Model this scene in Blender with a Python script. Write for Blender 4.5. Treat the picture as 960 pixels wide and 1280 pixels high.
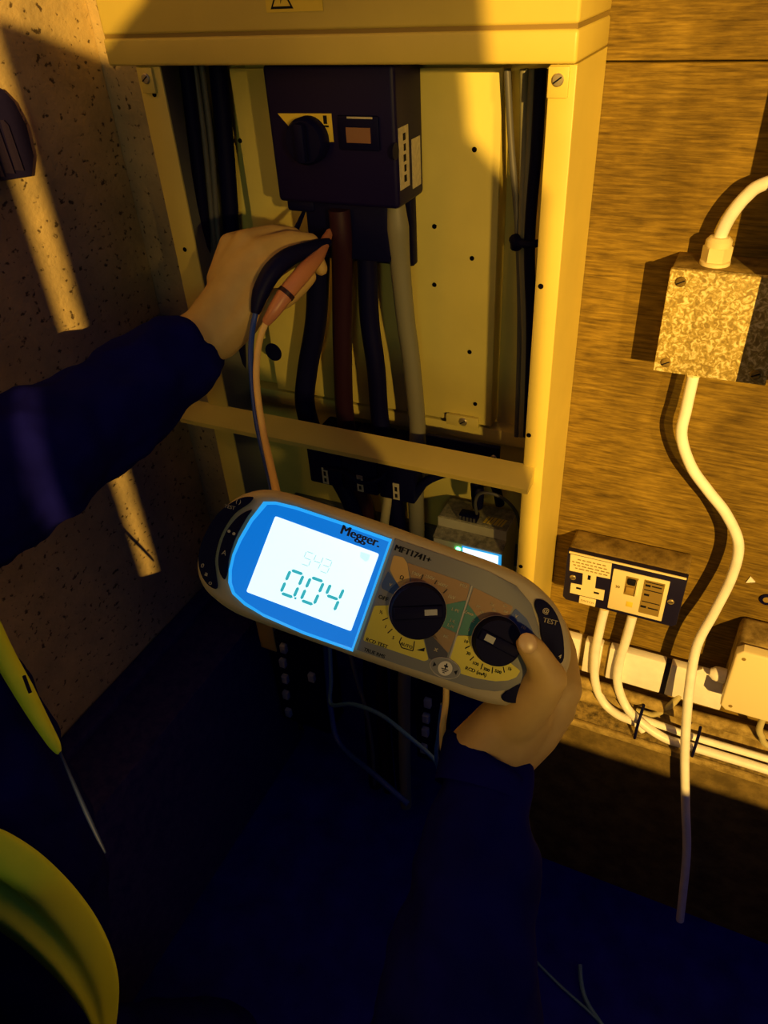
import bpy, bmesh, math, random
from mathutils import Vector, Matrix, noise
random.seed(7)
for _o in list(bpy.data.objects): bpy.data.objects.remove(_o, do_unlink=True)
scn = bpy.context.scene
COL = scn.collection

# ------------------------------------------------------------------ camera
cam = bpy.data.cameras.new('camera'); cam_o = bpy.data.objects.new('camera', cam); COL.objects.link(cam_o)
cam.sensor_fit = 'HORIZONTAL'; cam.sensor_width = 36.0; cam.lens = 35.625; cam.clip_start = 0.02; cam.clip_end = 60
cam_o.matrix_world = Matrix(((0.90605, -0.21161, 0.36646, 0.0), (0.41972, 0.55979, -0.71448, -0.85),
                             (-0.05395, 0.80116, 0.59601, 1.40), (0, 0, 0, 1)))
scn.camera = cam_o

# ------------------------------------------------------------------ world, lamp, added fill lights, exposure
world = bpy.data.worlds.new('dusk'); scn.world = world; world.use_nodes = True
bgn = world.node_tree.nodes['Background']
bgn.inputs['Color'].default_value = (0.10, 0.22, 1.0, 1); bgn.inputs['Strength'].default_value = 0.085
lampd = bpy.data.lights.new('flood_lamp', 'POINT'); lampd.energy = 580; lampd.color = (1.0, 0.57, 0.12); lampd.shadow_soft_size = 0.005
lamp_o = bpy.data.objects.new('flood_lamp', lampd); COL.objects.link(lamp_o); lamp_o.location = (1.3, -2.6, 1.80)
filld = bpy.data.lights.new('fill_light', 'AREA'); filld.energy = 2.2; filld.color = (0.92, 0.95, 0.42); filld.shape = 'RECTANGLE'; filld.size = 0.4; filld.size_y = 0.25  # added frontal fill, no real source: brightens vest and cabinet front
fill_o = bpy.data.objects.new('fill_light', filld); COL.objects.link(fill_o); fill_o.location = (0.3, -2.2, 1.52)
fill_o.rotation_euler = (Vector((-0.35, -0.1, 1.0)) - Vector((0.3, -2.2, 1.52))).to_track_quat('-Z', 'Y').to_euler()
spotd = bpy.data.lights.new('spot_fill', 'SPOT'); spotd.energy = 175; spotd.color = (1.0, 0.60, 0.14); spotd.shadow_soft_size = 0.05  # second added fill, no real lamp: lifts the shaded cabinet
spotd.spot_size = math.radians(13.4); spotd.spot_blend = 0.7
spot_o = bpy.data.objects.new('spot_fill', spotd); COL.objects.link(spot_o); spot_o.location = (2.0, -2.6, 1.78)
spot_o.rotation_euler = (Vector((-0.15, -0.1, 1.09)) - spot_o.location).to_track_quat('-Z', 'Y').to_euler()
vs = scn.view_settings
vs.view_transform = 'Standard'; vs.look = 'None'; vs.exposure = 0.0; vs.gamma = 1.0; vs.use_curve_mapping = False

# ------------------------------------------------------------------ helpers
WM = {}                                    # world matrix of every root and part
def V(p): return Vector(p)
def link(o): COL.objects.link(o); return o
def tag(o, label=None, cat=None, group=None, kind=None):
    if label: o['label'] = label
    if cat: o['category'] = cat
    if group: o['group'] = group
    if kind: o['kind'] = kind
    return o
def thing(name, label, cat, loc, group=None, mat4=None):
    o = link(bpy.data.objects.new(name, None)); o.empty_display_size = 0.02
    m = mat4 if mat4 is not None else Matrix.Translation(V(loc))
    o.matrix_world = m; WM[o.name] = m.copy()
    return tag(o, label, cat, group)
def obj(name, bm, m, parent=None, local=False, smooth=38):
    me = bpy.data.meshes.new(name)
    w = WM[parent.name] if parent else Matrix.Identity(4)
    if parent and not local: bm.transform(w.inverted())
    bmesh.ops.recalc_face_normals(bm, faces=bm.faces[:])
    bm.to_mesh(me); bm.free()
    me.materials.append(m)
    if smooth:
        for p in me.polygons: p.use_smooth = True
        me.set_sharp_from_angle(angle=math.radians(smooth))
    o = link(bpy.data.objects.new(name, me))
    if parent: o.parent = parent
    WM[o.name] = w.copy()
    return o
def solo(name, bm, m, label, cat, group=None, smooth=38):
    """a thing that is one mesh: origin at its lowest middle"""
    vs_ = [v.co.copy() for v in bm.verts]
    lo = V((min(v.x for v in vs_), min(v.y for v in vs_), min(v.z for v in vs_))); hi = V((max(v.x for v in vs_), max(v.y for v in vs_), max(v.z for v in vs_)))
    c = V(((lo.x+hi.x)/2, (lo.y+hi.y)/2, lo.z))
    bm.transform(Matrix.Translation(-c)); o = obj(name, bm, m, None, smooth=smooth); o.location = c
    WM[o.name] = Matrix.Translation(c)
    return tag(o, label, cat, group)
def struct(name, bm, m, smooth=38): return tag(obj(name, bm, m, None, smooth=smooth), kind='structure')
def B(): return bmesh.new()
def box(bm, x0, x1, y0, y1, z0, z1, bev=0.0, seg=2):
    r = bmesh.ops.create_cube(bm, size=1.0); vv = r['verts']
    for v in vv: v.co = V(((x0+x1)/2 + v.co.x*(x1-x0), (y0+y1)/2 + v.co.y*(y1-y0), (z0+z1)/2 + v.co.z*(z1-z0)))
    if bev:
        ee = list({e for v in vv for e in v.link_edges})
        bmesh.ops.bevel(bm, geom=ee, offset=bev, segments=seg, profile=0.5, affect='EDGES')
    return bm
def boxm(x0, x1, y0, y1, z0, z1, bev=0.0, seg=2): return box(B(), x0, x1, y0, y1, z0, z1, bev, seg)
FY = (V((0, 0, 0)), V((1, 0, 0)), V((0, 0, 1)), V((0, -1, 0)))     # frame of a face looking at -Y: u = X, v = Z, w = towards the room
FL = (V((0, 0, 0)), V((1, 0, 0)), V((0, 1, 0)), V((0, 0, 1)))      # local frame
def prism(bm, pts, w0, w1, fr=FL, bev=0.0, seg=2):
    o, u, v, w = fr
    a = [bm.verts.new(o + u*p[0] + v*p[1] + w*w0) for p in pts]
    b = [bm.verts.new(o + u*p[0] + v*p[1] + w*w1) for p in pts]
    n = len(pts)
    fb = bm.faces.new(a[::-1]); ft = bm.faces.new(b)
    for i in range(n): bm.faces.new((a[i], a[(i+1) % n], b[(i+1) % n], b[i]))
    if bev: bmesh.ops.bevel(bm, geom=list(ft.edges), offset=bev, segments=seg, profile=0.5, affect='EDGES')
    return bm
def prismm(pts, w0, w1, fr=FL, bev=0.0, seg=2): return prism(B(), pts, w0, w1, fr, bev, seg)
def catmull(pts, n=6, closed=False):
    P = [V(p).to_3d() if len(p) == 3 else V((p[0], p[1], 0)) for p in pts]; out = []; m = len(P)
    rng = range(m) if closed else range(m-1)
    for i in rng:
        p0 = P[(i-1) % m] if closed else P[max(i-1, 0)]; p1 = P[i]; p2 = P[(i+1) % m]; p3 = P[(i+2) % m] if closed else P[min(i+2, m-1)]
        for k in range(n):
            t = k/n
            out.append(0.5*((2*p1) + (p2-p0)*t + (2*p0-5*p1+4*p2-p3)*t*t + (3*p1-p0-3*p2+p3)*t*t*t))
    if not closed: out.append(P[-1])
    return out
def curve2(pts, n=5): return [(p.x, p.y) for p in catmull(pts, n, True)]
def sweep(bm, path, rads, seg=10, flat=1.0):
    """round tube along finished path points"""
    rings = []; nrm = None
    for i, p in enumerate(path):
        t = (path[min(i+1, len(path)-1)] - path[max(i-1, 0)]).normalized()
        if nrm is None:
            a = V((0, 0, 1)) if abs(t.z) < 0.9 else V((1, 0, 0)); nrm = (a - t*a.dot(t)).normalized()
        else:
            nrm = nrm - t*nrm.dot(t); nrm.normalize()
        bn = t.cross(nrm)
        rings.append([bm.verts.new(p + (nrm*math.cos(2*math.pi*k/seg) + bn*flat*math.sin(2*math.pi*k/seg))*rads[i]) for k in range(seg)])
    for a, b in zip(rings, rings[1:]):
        for k in range(seg): bm.faces.new((a[k], a[(k+1) % seg], b[(k+1) % seg], b[k]))
    bm.faces.new(rings[0][::-1]); bm.faces.new(rings[-1])
    return bm
def tube(bm, pts, r, seg=10, n=6, flat=1.0):
    path = catmull(pts, n)
    if isinstance(r, (int, float)): rads = [r]*len(path)
    else:
        rads = []
        for i in range(len(path)):
            f = i/n; k = min(int(f), len(r)-2); rads.append(r[k] + (r[k+1]-r[k])*(f-k))
    return sweep(bm, path, rads, seg, flat)
def tubem(pts, r, seg=10, n=6, flat=1.0): return tube(B(), pts, r, seg, n, flat)
def lathe(bm, org, axis, prof, seg=24):
    """prof: (radius, height) pairs along the axis"""
    org = V(org); ax = V(axis).normalized(); a = V((0, 0, 1)) if abs(ax.z) < 0.9 else V((1, 0, 0))
    n1 = (a - ax*a.dot(ax)).normalized(); n2 = ax.cross(n1); rings = []
    for r, h in prof:
        rings.append([bm.verts.new(org + ax*h + (n1*math.cos(2*math.pi*k/seg) + n2*math.sin(2*math.pi*k/seg))*max(r, 1e-5)) for k in range(seg)])
    for A, C in zip(rings, rings[1:]):
        for k in range(seg): bm.faces.new((A[k], A[(k+1) % seg], C[(k+1) % seg], C[k]))
    bm.faces.new(rings[0][::-1]); bm.faces.new(rings[-1])
    return bm
def lathem(org, axis, prof, seg=24): return lathe(B(), org, axis, prof, seg)
def lettering(s, size, m, parent, org, fr, local=False, bold=0.0, rot=0.0, thick=0.00025, align='CENTER', xs=1.0, name='lettering'):
    """flat print: the letters as thin raised shapes"""
    o0, u, v, w = fr
    cu = bpy.data.curves.new('text', 'FONT'); cu.body = s; cu.size = 1.0; cu.align_x = align; cu.align_y = 'CENTER'
    cu.extrude = 0.0; cu.resolution_u = 2; cu.fill_mode = 'FRONT'
    t = link(bpy.data.objects.new('text', cu)); bpy.context.view_layer.update()
    me = bpy.data.meshes.new_from_object(t.evaluated_get(bpy.context.evaluated_depsgraph_get()))
    bm = bmesh.new(); bm.from_mesh(me)
    bpy.data.objects.remove(t); bpy.data.meshes.remove(me); bpy.data.curves.remove(cu)
    if bold:                               # a heavier weight: the letters again, shifted a little
        base = bm.copy()
        for dx, dy in ((bold, 0.0), (-bold, 0.0)):
            me2 = bpy.data.meshes.new('t'); b2 = base.copy(); bmesh.ops.translate(b2, vec=(dx, dy, 0), verts=b2.verts[:]); b2.to_mesh(me2); b2.free()
            bm.from_mesh(me2); bpy.data.meshes.remove(me2)
        base.free()
    if bm.faces:
        r = bmesh.ops.extrude_face_region(bm, geom=bm.faces[:])
        bmesh.ops.translate(bm, vec=(0, 0, thick/size), verts=[g for g in r['geom'] if isinstance(g, bmesh.types.BMVert)])
    c, s_ = math.cos(rot), math.sin(rot)
    for q in bm.verts:
        x, y = q.co.x*size*xs, q.co.y*size
        q.co = V(org) + u*(x*c - y*s_) + v*(x*s_ + y*c) + w*(q.co.z*size)
    return obj(name, bm, m, parent, local, smooth=0)

# ------------------------------------------------------------------ materials
def mat(name, col, rough=0.6, metal=0.0, emit=None, es=0.0, var=0.0, scale=40.0, bump=0.0, spec=0.5):
    m = bpy.data.materials.new(name); m.use_nodes = True; nt = m.node_tree; b = nt.nodes['Principled BSDF']
    b.inputs['Base Color'].default_value = (*col, 1); b.inputs['Roughness'].default_value = rough; b.inputs['Metallic'].default_value = metal
    b.inputs['Specular IOR Level'].default_value = spec
    if emit: b.inputs['Emission Color'].default_value = (*emit, 1); b.inputs['Emission Strength'].default_value = es
    if var or bump:
        tc = nt.nodes.new('ShaderNodeTexCoord'); nz = nt.nodes.new('ShaderNodeTexNoise'); nz.inputs['Scale'].default_value = scale; nz.inputs['Detail'].default_value = 5
        nt.links.new(tc.outputs['Object'], nz.inputs['Vector'])
        if var:
            cr = nt.nodes.new('ShaderNodeValToRGB'); cr.color_ramp.elements[0].position = 0.3; cr.color_ramp.elements[1].position = 0.7
            cr.color_ramp.elements[0].color = (*[max(0, c*(1-var)) for c in col], 1); cr.color_ramp.elements[1].color = (*[min(1, c*(1+var)) for c in col], 1)
            nt.links.new(nz.outputs['Fac'], cr.inputs['Fac']); nt.links.new(cr.outputs['Color'], b.inputs['Base Color'])
        if bump:
            bp = nt.nodes.new('ShaderNodeBump'); bp.inputs['Strength'].default_value = bump; bp.inputs['Distance'].default_value = 0.004
            nt.links.new(nz.outputs['Fac'], bp.inputs['Height']); nt.links.new(bp.outputs['Normal'], b.inputs['Normal'])
    return m
def ramp(nt, fac, stops):
    cr = nt.nodes.new('ShaderNodeValToRGB'); e = cr.color_ramp.elements
    e[0].position, e[1].position = stops[0][0], stops[-1][0]; e[0].color = (*stops[0][1], 1); e[1].color = (*stops[-1][1], 1)
    for p, c in stops[1:-1]: k = e.new(p); k.color = (*c, 1)
    nt.links.new(fac, cr.inputs['Fac']); return cr.outputs['Color']
def mapped_noise(nt, sc, scale, detail=6, rough=0.6, dist=0.0):
    tc = nt.nodes.new('ShaderNodeTexCoord'); mp = nt.nodes.new('ShaderNodeMapping'); mp.inputs['Scale'].default_value = sc
    nz = nt.nodes.new('ShaderNodeTexNoise'); nz.inputs['Scale'].default_value = scale; nz.inputs['Detail'].default_value = detail; nz.inputs['Roughness'].default_value = rough
    nz.inputs['Distortion'].default_value = dist
    nt.links.new(tc.outputs['Object'], mp.inputs['Vector']); nt.links.new(mp.outputs['Vector'], nz.inputs['Vector']); return nz.outputs['Fac']
def mixc(nt, fac, a, b, mode='MIX'):
    mx = nt.nodes.new('ShaderNodeMix'); mx.data_type = 'RGBA'; mx.blend_type = mode
    if isinstance(fac, float): mx.inputs[0].default_value = fac
    else: nt.links.new(fac, mx.inputs[0])
    nt.links.new(a, mx.inputs[6]); nt.links.new(b, mx.inputs[7]); return mx.outputs[2]
def addbump(nt, h, strength, dist=0.002):
    bp = nt.nodes.new('ShaderNodeBump'); bp.inputs['Strength'].default_value = strength; bp.inputs['Distance'].default_value = dist
    nt.links.new(h, bp.inputs['Height']); nt.links.new(bp.outputs['Normal'], nt.nodes['Principled BSDF'].inputs['Normal'])
def make_wood():
    m = mat('weathered_plywood', (0.4, 0.28, 0.06), 0.75, spec=0.25); nt = m.node_tree
    fine = mapped_noise(nt, (24, 60, 330), 1.0, 4, 0.65); mid = mapped_noise(nt, (30, 30, 85), 1.0, 5, 0.6, 0.3); big = mapped_noise(nt, (9, 9, 7), 1.0, 4, 0.6)
    c1 = ramp(nt, fine, [(0.30, (0.12, 0.075, 0.010)), (0.52, (0.27, 0.175, 0.022)), (0.72, (0.43, 0.29, 0.04))])
    c2 = ramp(nt, mid, [(0.28, (0.62, 0.60, 0.60)), (0.5, (0.92, 0.92, 0.9)), (0.7, (1.0, 1.0, 1.0))])
    c3 = ramp(nt, big, [(0.35, (0.60, 0.58, 0.55)), (0.62, (1.0, 1.0, 1.0))])
    c = mixc(nt, 1.0, mixc(nt, 1.0, c1, c2, 'MULTIPLY'), c3, 'MULTIPLY')
    nt.links.new(c, nt.nodes['Principled BSDF'].inputs['Base Color']); addbump(nt, fine, 0.25, 0.001); return m
def make_concrete():
    m = mat('pitted_concrete', (0.3, 0.27, 0.2), 0.9, spec=0.2); nt = m.node_tree
    big = mapped_noise(nt, (1, 1, 1), 9, 6, 0.65); sp = mapped_noise(nt, (1, 0.8, 1), 130, 2, 0.5)
    c1 = ramp(nt, big, [(0.3, (0.40, 0.32, 0.17)), (0.7, (0.76, 0.58, 0.26))])
    c2 = ramp(nt, sp, [(0.30, (0.22, 0.2, 0.2)), (0.38, (1, 1, 1))])
    nt.links.new(mixc(nt, 1.0, c1, c2, 'MULTIPLY'), nt.nodes['Principled BSDF'].inputs['Base Color']); addbump(nt, sp, 0.5, 0.003); return m
def make_hammered():
    m = mat('mottled_metal_paint', (0.45, 0.35, 0.12), 0.55, spec=0.4); nt = m.node_tree
    a = mapped_noise(nt, (1, 1, 1), 190, 3, 0.55, 1.2)
    nt.links.new(ramp(nt, a, [(0.36, (0.30, 0.22, 0.06)), (0.50, (0.50, 0.38, 0.10)), (0.64, (0.92, 0.80, 0.40))]), nt.nodes['Principled BSDF'].inputs['Base Color'])
    addbump(nt, a, 0.3, 0.001); return m
def make_dusty(name, lo, hi, sc=70):
    m = mat(name, hi, 0.85, spec=0.2); nt = m.node_tree; a = mapped_noise(nt, (1, 1, 1), sc, 5, 0.65)
    nt.links.new(ramp(nt, a, [(0.36, lo), (0.64, hi)]), nt.nodes['Principled BSDF'].inputs['Base Color']); addbump(nt, a, 0.4, 0.002); return m
M_wood = make_wood(); M_conc = make_concrete(); M_hammer = make_hammered()
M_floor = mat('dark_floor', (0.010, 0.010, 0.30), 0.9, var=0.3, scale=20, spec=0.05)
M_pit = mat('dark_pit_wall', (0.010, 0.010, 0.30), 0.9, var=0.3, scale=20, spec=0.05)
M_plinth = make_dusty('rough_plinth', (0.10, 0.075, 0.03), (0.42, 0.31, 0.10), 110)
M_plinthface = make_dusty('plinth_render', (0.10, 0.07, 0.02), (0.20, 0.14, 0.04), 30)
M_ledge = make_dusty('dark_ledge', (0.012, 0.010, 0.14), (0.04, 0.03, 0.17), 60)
M_blocker = mat('dark_blocker', (0.05, 0.05, 0.07), 0.9, var=0.2)  # dark coat of the two added shade blockers
M_cream = mat('cream_paint', (0.70, 0.56, 0.12), 0.42, var=0.05, scale=14, spec=0.4)
M_creamin = mat('cream_paint_inside', (0.74, 0.64, 0.16), 0.5, var=0.07, scale=12, spec=0.35)
M_hole = mat('drilled_hole', (0.005, 0.005, 0.01), 0.9, spec=0.0)
M_plum = mat('plum_moulded_plastic', (0.004, 0.0015, 0.045), 0.5, spec=0.25)
M_black = mat('black_plastic', (0.003, 0.003, 0.035), 0.5, spec=0.12)
M_rubber = mat('black_cable_sheath', (0.003, 0.003, 0.035), 0.55, spec=0.1)
M_brown = mat('brown_sheath', (0.024, 0.006, 0.014), 0.5, spec=0.25)
M_grey = mat('grey_sheath', (0.24, 0.23, 0.14), 0.5)
M_dgrey = mat('dark_grey_sheath', (0.10, 0.10, 0.10), 0.45)
M_beige = mat('beige_sheath', (0.5, 0.44, 0.2), 0.5)
M_white = mat('white_pvc', (0.96, 0.92, 0.85), 0.4, var=0.06, scale=60)
M_whiteclean = mat('white_plastic', (0.88, 0.82, 0.55), 0.35)
M_yellow = mat('yellow_label', (0.85, 0.65, 0.06), 0.5)
M_paper = mat('paper_sticker', (0.55, 0.5, 0.33), 0.6, var=0.15, scale=200)
M_ink = mat('black_ink', (0.01, 0.01, 0.015), 0.6, spec=0.1)
M_steel = mat('zinc_screw', (0.55, 0.48, 0.30), 0.4, 0.7)
M_brass = mat('brass_screw', (0.60, 0.48, 0.20), 0.35, 0.7)
M_socketbox = make_dusty('dusty_brown_steel', (0.13, 0.085, 0.02), (0.34, 0.24, 0.06), 45)
M_socketplate = mat('black_socket_plate', (0.012, 0.010, 0.035), 0.4, spec=0.3)
M_brownlabel = mat('brown_print', (0.28, 0.19, 0.04), 0.6)
M_ivory = mat('ivory_plastic', (0.90, 0.78, 0.42), 0.4)
M_pipe = make_dusty('dusty_conduit', (0.20, 0.14, 0.04), (0.48, 0.36, 0.12), 50)
M_case = mat('putty_case_plastic', (0.42, 0.36, 0.20), 0.42, spec=0.5)
M_face = mat('grey_face_plate', (0.16, 0.165, 0.15), 0.5)
M_facelite = mat('light_grey_line', (0.36, 0.34, 0.28), 0.5)
M_key = mat('black_key_rubber', (0.003, 0.003, 0.025), 0.6, spec=0.08)
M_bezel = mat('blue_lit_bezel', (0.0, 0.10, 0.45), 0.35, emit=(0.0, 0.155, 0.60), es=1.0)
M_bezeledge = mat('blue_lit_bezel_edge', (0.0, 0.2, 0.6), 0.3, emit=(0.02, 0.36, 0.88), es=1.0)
M_lcd = mat('backlit_lcd', (0.5, 0.6, 0.6), 0.3, emit=(0.74, 0.96, 1.0), es=1.08)
M_seg = mat('lcd_segment', (0.0, 0.2, 0.25), 0.4, emit=(0.03, 0.40, 0.48), es=1.0)
M_segfaint = mat('lcd_segment_faint', (0.2, 0.3, 0.3), 0.4, emit=(0.48, 0.76, 0.78), es=1.0)
M_inkblue = mat('dark_blue_ink', (0.0, 0.01, 0.06), 0.5)
M_sy = mat('yellow_print', (0.62, 0.55, 0.035), 0.5)
M_sb = mat('brown_print_meter', (0.26, 0.15, 0.05), 0.5)
M_st = mat('tan_print_meter', (0.48, 0.30, 0.07), 0.5)
M_sg = mat('green_print_meter', (0.02, 0.17, 0.12), 0.5)
M_sbl = mat('blue_print_meter', (0.01, 0.05, 0.20), 0.5)
M_sk = mat('black_print_meter', (0.01, 0.01, 0.04), 0.5)
M_txt = mat('pale_print', (0.50, 0.44, 0.25), 0.5)
M_mark = mat('dial_marker', (0.32, 0.34, 0.30), 0.5)
M_din = mat('light_grey_din_plastic', (0.62, 0.60, 0.42), 0.45, var=0.06, scale=60)
M_dintop = make_dusty('dusty_terminal_cover', (0.18, 0.18, 0.12), (0.42, 0.40, 0.26), 120)
M_dinscreen = mat('lit_meter_display', (0.4, 0.5, 0.6), 0.3, emit=(0.80, 0.97, 1.0), es=1.3)
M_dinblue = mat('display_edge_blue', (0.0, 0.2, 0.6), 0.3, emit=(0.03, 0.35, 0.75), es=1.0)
M_led = mat('green_led', (0.0, 0.4, 0.1), 0.3, emit=(0.10, 1.0, 0.32), es=9.0)
M_skin = mat('skin', (0.52, 0.35, 0.11), 0.5, var=0.07, scale=55, bump=0.06, spec=0.35)
M_nail = mat('finger_nail', (0.58, 0.39, 0.16), 0.32)
M_jacket = mat('navy_black_jacket', (0.004, 0.004, 0.105), 0.9, var=0.2, scale=30, spec=0.04)
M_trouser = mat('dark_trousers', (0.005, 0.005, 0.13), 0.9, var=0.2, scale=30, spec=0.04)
M_hair = mat('dark_hair', (0.01, 0.008, 0.01), 0.7)
M_hivis = mat('fluorescent_yellow_fabric', (0.80, 1.0, 0.03), 0.75, var=0.06, scale=30)
M_bluecord = mat('blue_cord', (0.003, 0.015, 0.09), 0.6)
M_probe = mat('pink_brown_probe', (0.50, 0.20, 0.09), 0.4)
M_leadwhite = mat('cream_test_lead', (0.80, 0.55, 0.18), 0.4)
M_leadblue = mat('blue_test_lead', (0.01, 0.05, 0.32), 0.4)
M_leadteal = mat('pale_blue_wire', (0.10, 0.26, 0.42), 0.5)
M_pad = mat('grey_terminal', (0.50, 0.56, 0.58), 0.5)
M_vent = mat('dark_fitting', (0.015, 0.012, 0.06), 0.6, spec=0.15)
M_ventrib = mat('dark_fitting_rib', (0.025, 0.018, 0.05), 0.6, spec=0.15)

# ------------------------------------------------------------------ the setting
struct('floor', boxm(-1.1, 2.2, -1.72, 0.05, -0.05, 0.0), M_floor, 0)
struct('wall_back', boxm(-1.0, 1.6, 0.019, 0.12, 0.0, 2.6), M_conc, 0)
struct('wall_left', boxm(-0.93, -0.81, -1.69, 0.018, 0.0, 2.6), M_conc, 0)
bw = tag(obj('wall_boarding', B(), M_wood), kind='structure')
# two sheets of plywood on the wall, a joint between them
for (z0, z1) in ((0.421, 1.2995), (1.301, 2.3)): obj('plywood_sheet', boxm(-0.60, 1.3, 0.0, 0.018, z0, z1, 0.0008, 1), M_wood, bw)
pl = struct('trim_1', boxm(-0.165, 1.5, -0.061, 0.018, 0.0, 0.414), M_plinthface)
obj('ledge_slab', boxm(-0.165, 1.5, -0.059, 0.018, 0.414, 0.4205), M_plinth, pl); obj('ledge_highlight', boxm(-0.165, 1.5, -0.0645, -0.0585, 0.409, 0.4215, 0.0012), M_pipe, pl)  # pale edge strip added as a painted highlight along the ledge
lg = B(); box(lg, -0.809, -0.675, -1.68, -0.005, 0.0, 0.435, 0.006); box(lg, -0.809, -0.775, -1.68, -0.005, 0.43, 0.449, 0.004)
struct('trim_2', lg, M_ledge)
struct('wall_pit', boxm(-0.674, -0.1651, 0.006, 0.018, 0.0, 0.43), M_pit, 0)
# unseen block added on the right: its edge shades the end of the boarding
struct('shade_block', boxm(0.109, 0.5, -0.25, -0.001, 1.075, 2.3), M_blocker, 0)
# slotted sheet added behind the camera, outline cut to shape the lamp's shadows
fw = B()
prism(fw, [(-1.0, 0.0), (2.2, 0.0), (2.2, 1.290), (0.764, 1.290), (0.761, 1.585), (0.742, 1.603), (0.730, 1.70), (0.622, 1.70), (0.612, 1.645), (0.585, 1.628), (0.534, 1.640), (0.531, 1.290), (0.520, 1.290), (0.518, 1.626), (0.50, 1.638), (0.42, 1.655), (0.24, 1.66), (0.24, 1.290), (-1.0, 1.290)], 0.0, 0.004,
      (V((0, -1.70, 0)), V((1, 0, 0)), V((0, 0, 1)), V((0, -1, 0))))
struct('shade_screen', fw, M_blocker, 0)

# ------------------------------------------------------------------ electrical cabinet
def screw(parent, p, r, m, axis=(0, -1, 0), slot=0.6, name='screw'):
    o = obj(name, lathem(p, axis, [(r, 0), (r, r*0.25), (r*0.8, r*0.45), (0, r*0.5)], 14), m, parent)
    ax = V(axis); u = V((1, 0, 0)) if abs(ax.x) < 0.5 else V((0, 1, 0)); v = V((0, 0, 1))
    d = u*math.cos(slot) + v*math.sin(slot); e = u*-math.sin(slot) + v*math.cos(slot); c = V(p) + ax*(r*0.42)
    b = B(); prism(b, [(-r*0.8, -r*0.12), (r*0.8, -r*0.12), (r*0.8, r*0.12), (-r*0.8, r*0.12)], 0, r*0.12, (c, d, e, ax))
    obj('screw_slot', b, M_ink, parent if parent.parent else o); return o
cab = thing('electrical_cabinet', 'tall open-fronted cream metal electrical cabinet fixed to the plywood', 'cabinet', (-0.41, -0.06, 0.43))
obj('back_panel', boxm(-0.632, -0.168, -0.008, -0.001, 0.43, 1.312), M_creamin, cab)
obj('side_panel', boxm(-0.168, -0.165, -0.12, -0.001, 0.43, 1.3128), M_cream, cab)
obj('side_panel', boxm(-0.633, -0.630, -0.12, -0.001, 0.43, 1.3128), mat('shaded_cream', (0.16, 0.17, 0.14), 0.6), cab)  # left side greyed: the unlit inside is put into its colour
obj('front_flange', boxm(-0.188, -0.1645, -0.123, -0.120, 0.43, 1.3128, 0.0012), M_cream, cab)
obj('front_flange', boxm(-0.632, -0.600, -0.123, -0.120, 0.43, 1.3128, 0.0012), M_cream, cab)
for p in ((-0.1814,-0.1232,1.2907), (-0.1821,-0.1232,1.1225), (-0.1838,-0.1232,0.9513), (-0.1824,-0.1232,0.7574), (-0.6141,-0.1232,1.2868), (-0.6168,-0.1232,1.1219)):
    obj('hole', lathem(p, (0, -1, 0), [(0.0027, -0.0005), (0.0027, 0.0004)], 12), M_hole, cab)
for (x0, x1) in ((-0.188, -0.170), (-0.627, -0.609)):
    tb = obj('corner_tab', boxm(x0, x1, -0.1265, -0.1232, 1.288, 1.312, 0.001), M_cream, cab)
    screw(tb, ((x0+x1)/2, -0.1265, 1.302), 0.0052, M_steel)
door = obj('upper_door', boxm(-0.663, -0.165, -0.127, -0.001, 1.3415, 1.72, 0.003, 3), M_cream, cab)
obj('door_seam', boxm(-0.662, -0.166, -0.1255, -0.002, 1.3375, 1.3420), M_brownlabel, cab)
obj('cover_lip', boxm(-0.664, -0.1645, -0.128, -0.0015, 1.3135, 1.3385, 0.003, 3), M_cream, cab)
wl = obj('warning_label', boxm(-0.458, -0.398, -0.1278, -0.1268, 1.3565, 1.412), M_yellow, door)
def tri(cx, z0, w, h): return [(cx-w/2, z0), (cx+w/2, z0), (cx, z0+h)]
t0 = obj('warning_triangle', prismm(tri(-0.441, 1.3590, 0.0245, 0.0215), 0.1277, 0.1280, FY), M_ink, door)
t1 = obj('warning_triangle_field', prismm(tri(-0.441, 1.3610, 0.0185, 0.0162), 0.1279, 0.1282, FY), M_yellow, door)
obj('warning_bolt', prismm([(-0.4400, 1.3735), (-0.4432, 1.3680), (-0.4412, 1.3680), (-0.4418, 1.3630), (-0.4385, 1.3695), (-0.4405, 1.3695)], 0.1281, 0.1284, FY), M_ink, door)
obj('crossbar', prismm([(-0.150, 0.890), (-0.150, 0.896), (-0.147, 0.899), (-0.121, 0.911), (-0.121, 0.890)], -0.664, -0.174, (V((0, 0, 0)), V((0, 1, 0)), V((0, 0, 1)), V((1, 0, 0)))), M_cream, cab)
mp = obj('mounting_plate', boxm(-0.575, -0.256, -0.036, -0.033, 0.900, 1.30, 0.001), M_creamin, cab)
obj('plate_return', boxm(-0.2585, -0.2560, -0.033, -0.008, 0.900, 1.30), M_creamin, mp)
obj('plate_return', boxm(-0.575, -0.572, -0.033, -0.008, 0.900, 1.30), M_creamin, mp)
for p in ((-0.2837,-0.0362,1.2261), (-0.3296,-0.0362,1.145), (-0.2846,-0.0362,1.1131), (-0.3307,-0.0362,1.0779), (-0.2859,-0.0362,0.999), (-0.2774,-0.0362,0.9291), (-0.5747,-0.0362,1.2258)):
    obj('hole', lathem(p, (0, -1, 0), [(0.0027, -0.0005), (0.0027, 0.0004)], 12), M_hole, cab)
br = obj('bracket', boxm(-0.315, -0.2715, -0.042, -0.036, 0.896, 0.911, 0.001), M_creamin, cab)
screw(br, (-0.291, -0.042, 0.904), 0.0055, M_steel)
obj('back_rail', boxm(-0.629, -0.169, -0.030, -0.008, 0.872, 0.893, 0.002), M_creamin, cab)
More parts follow.
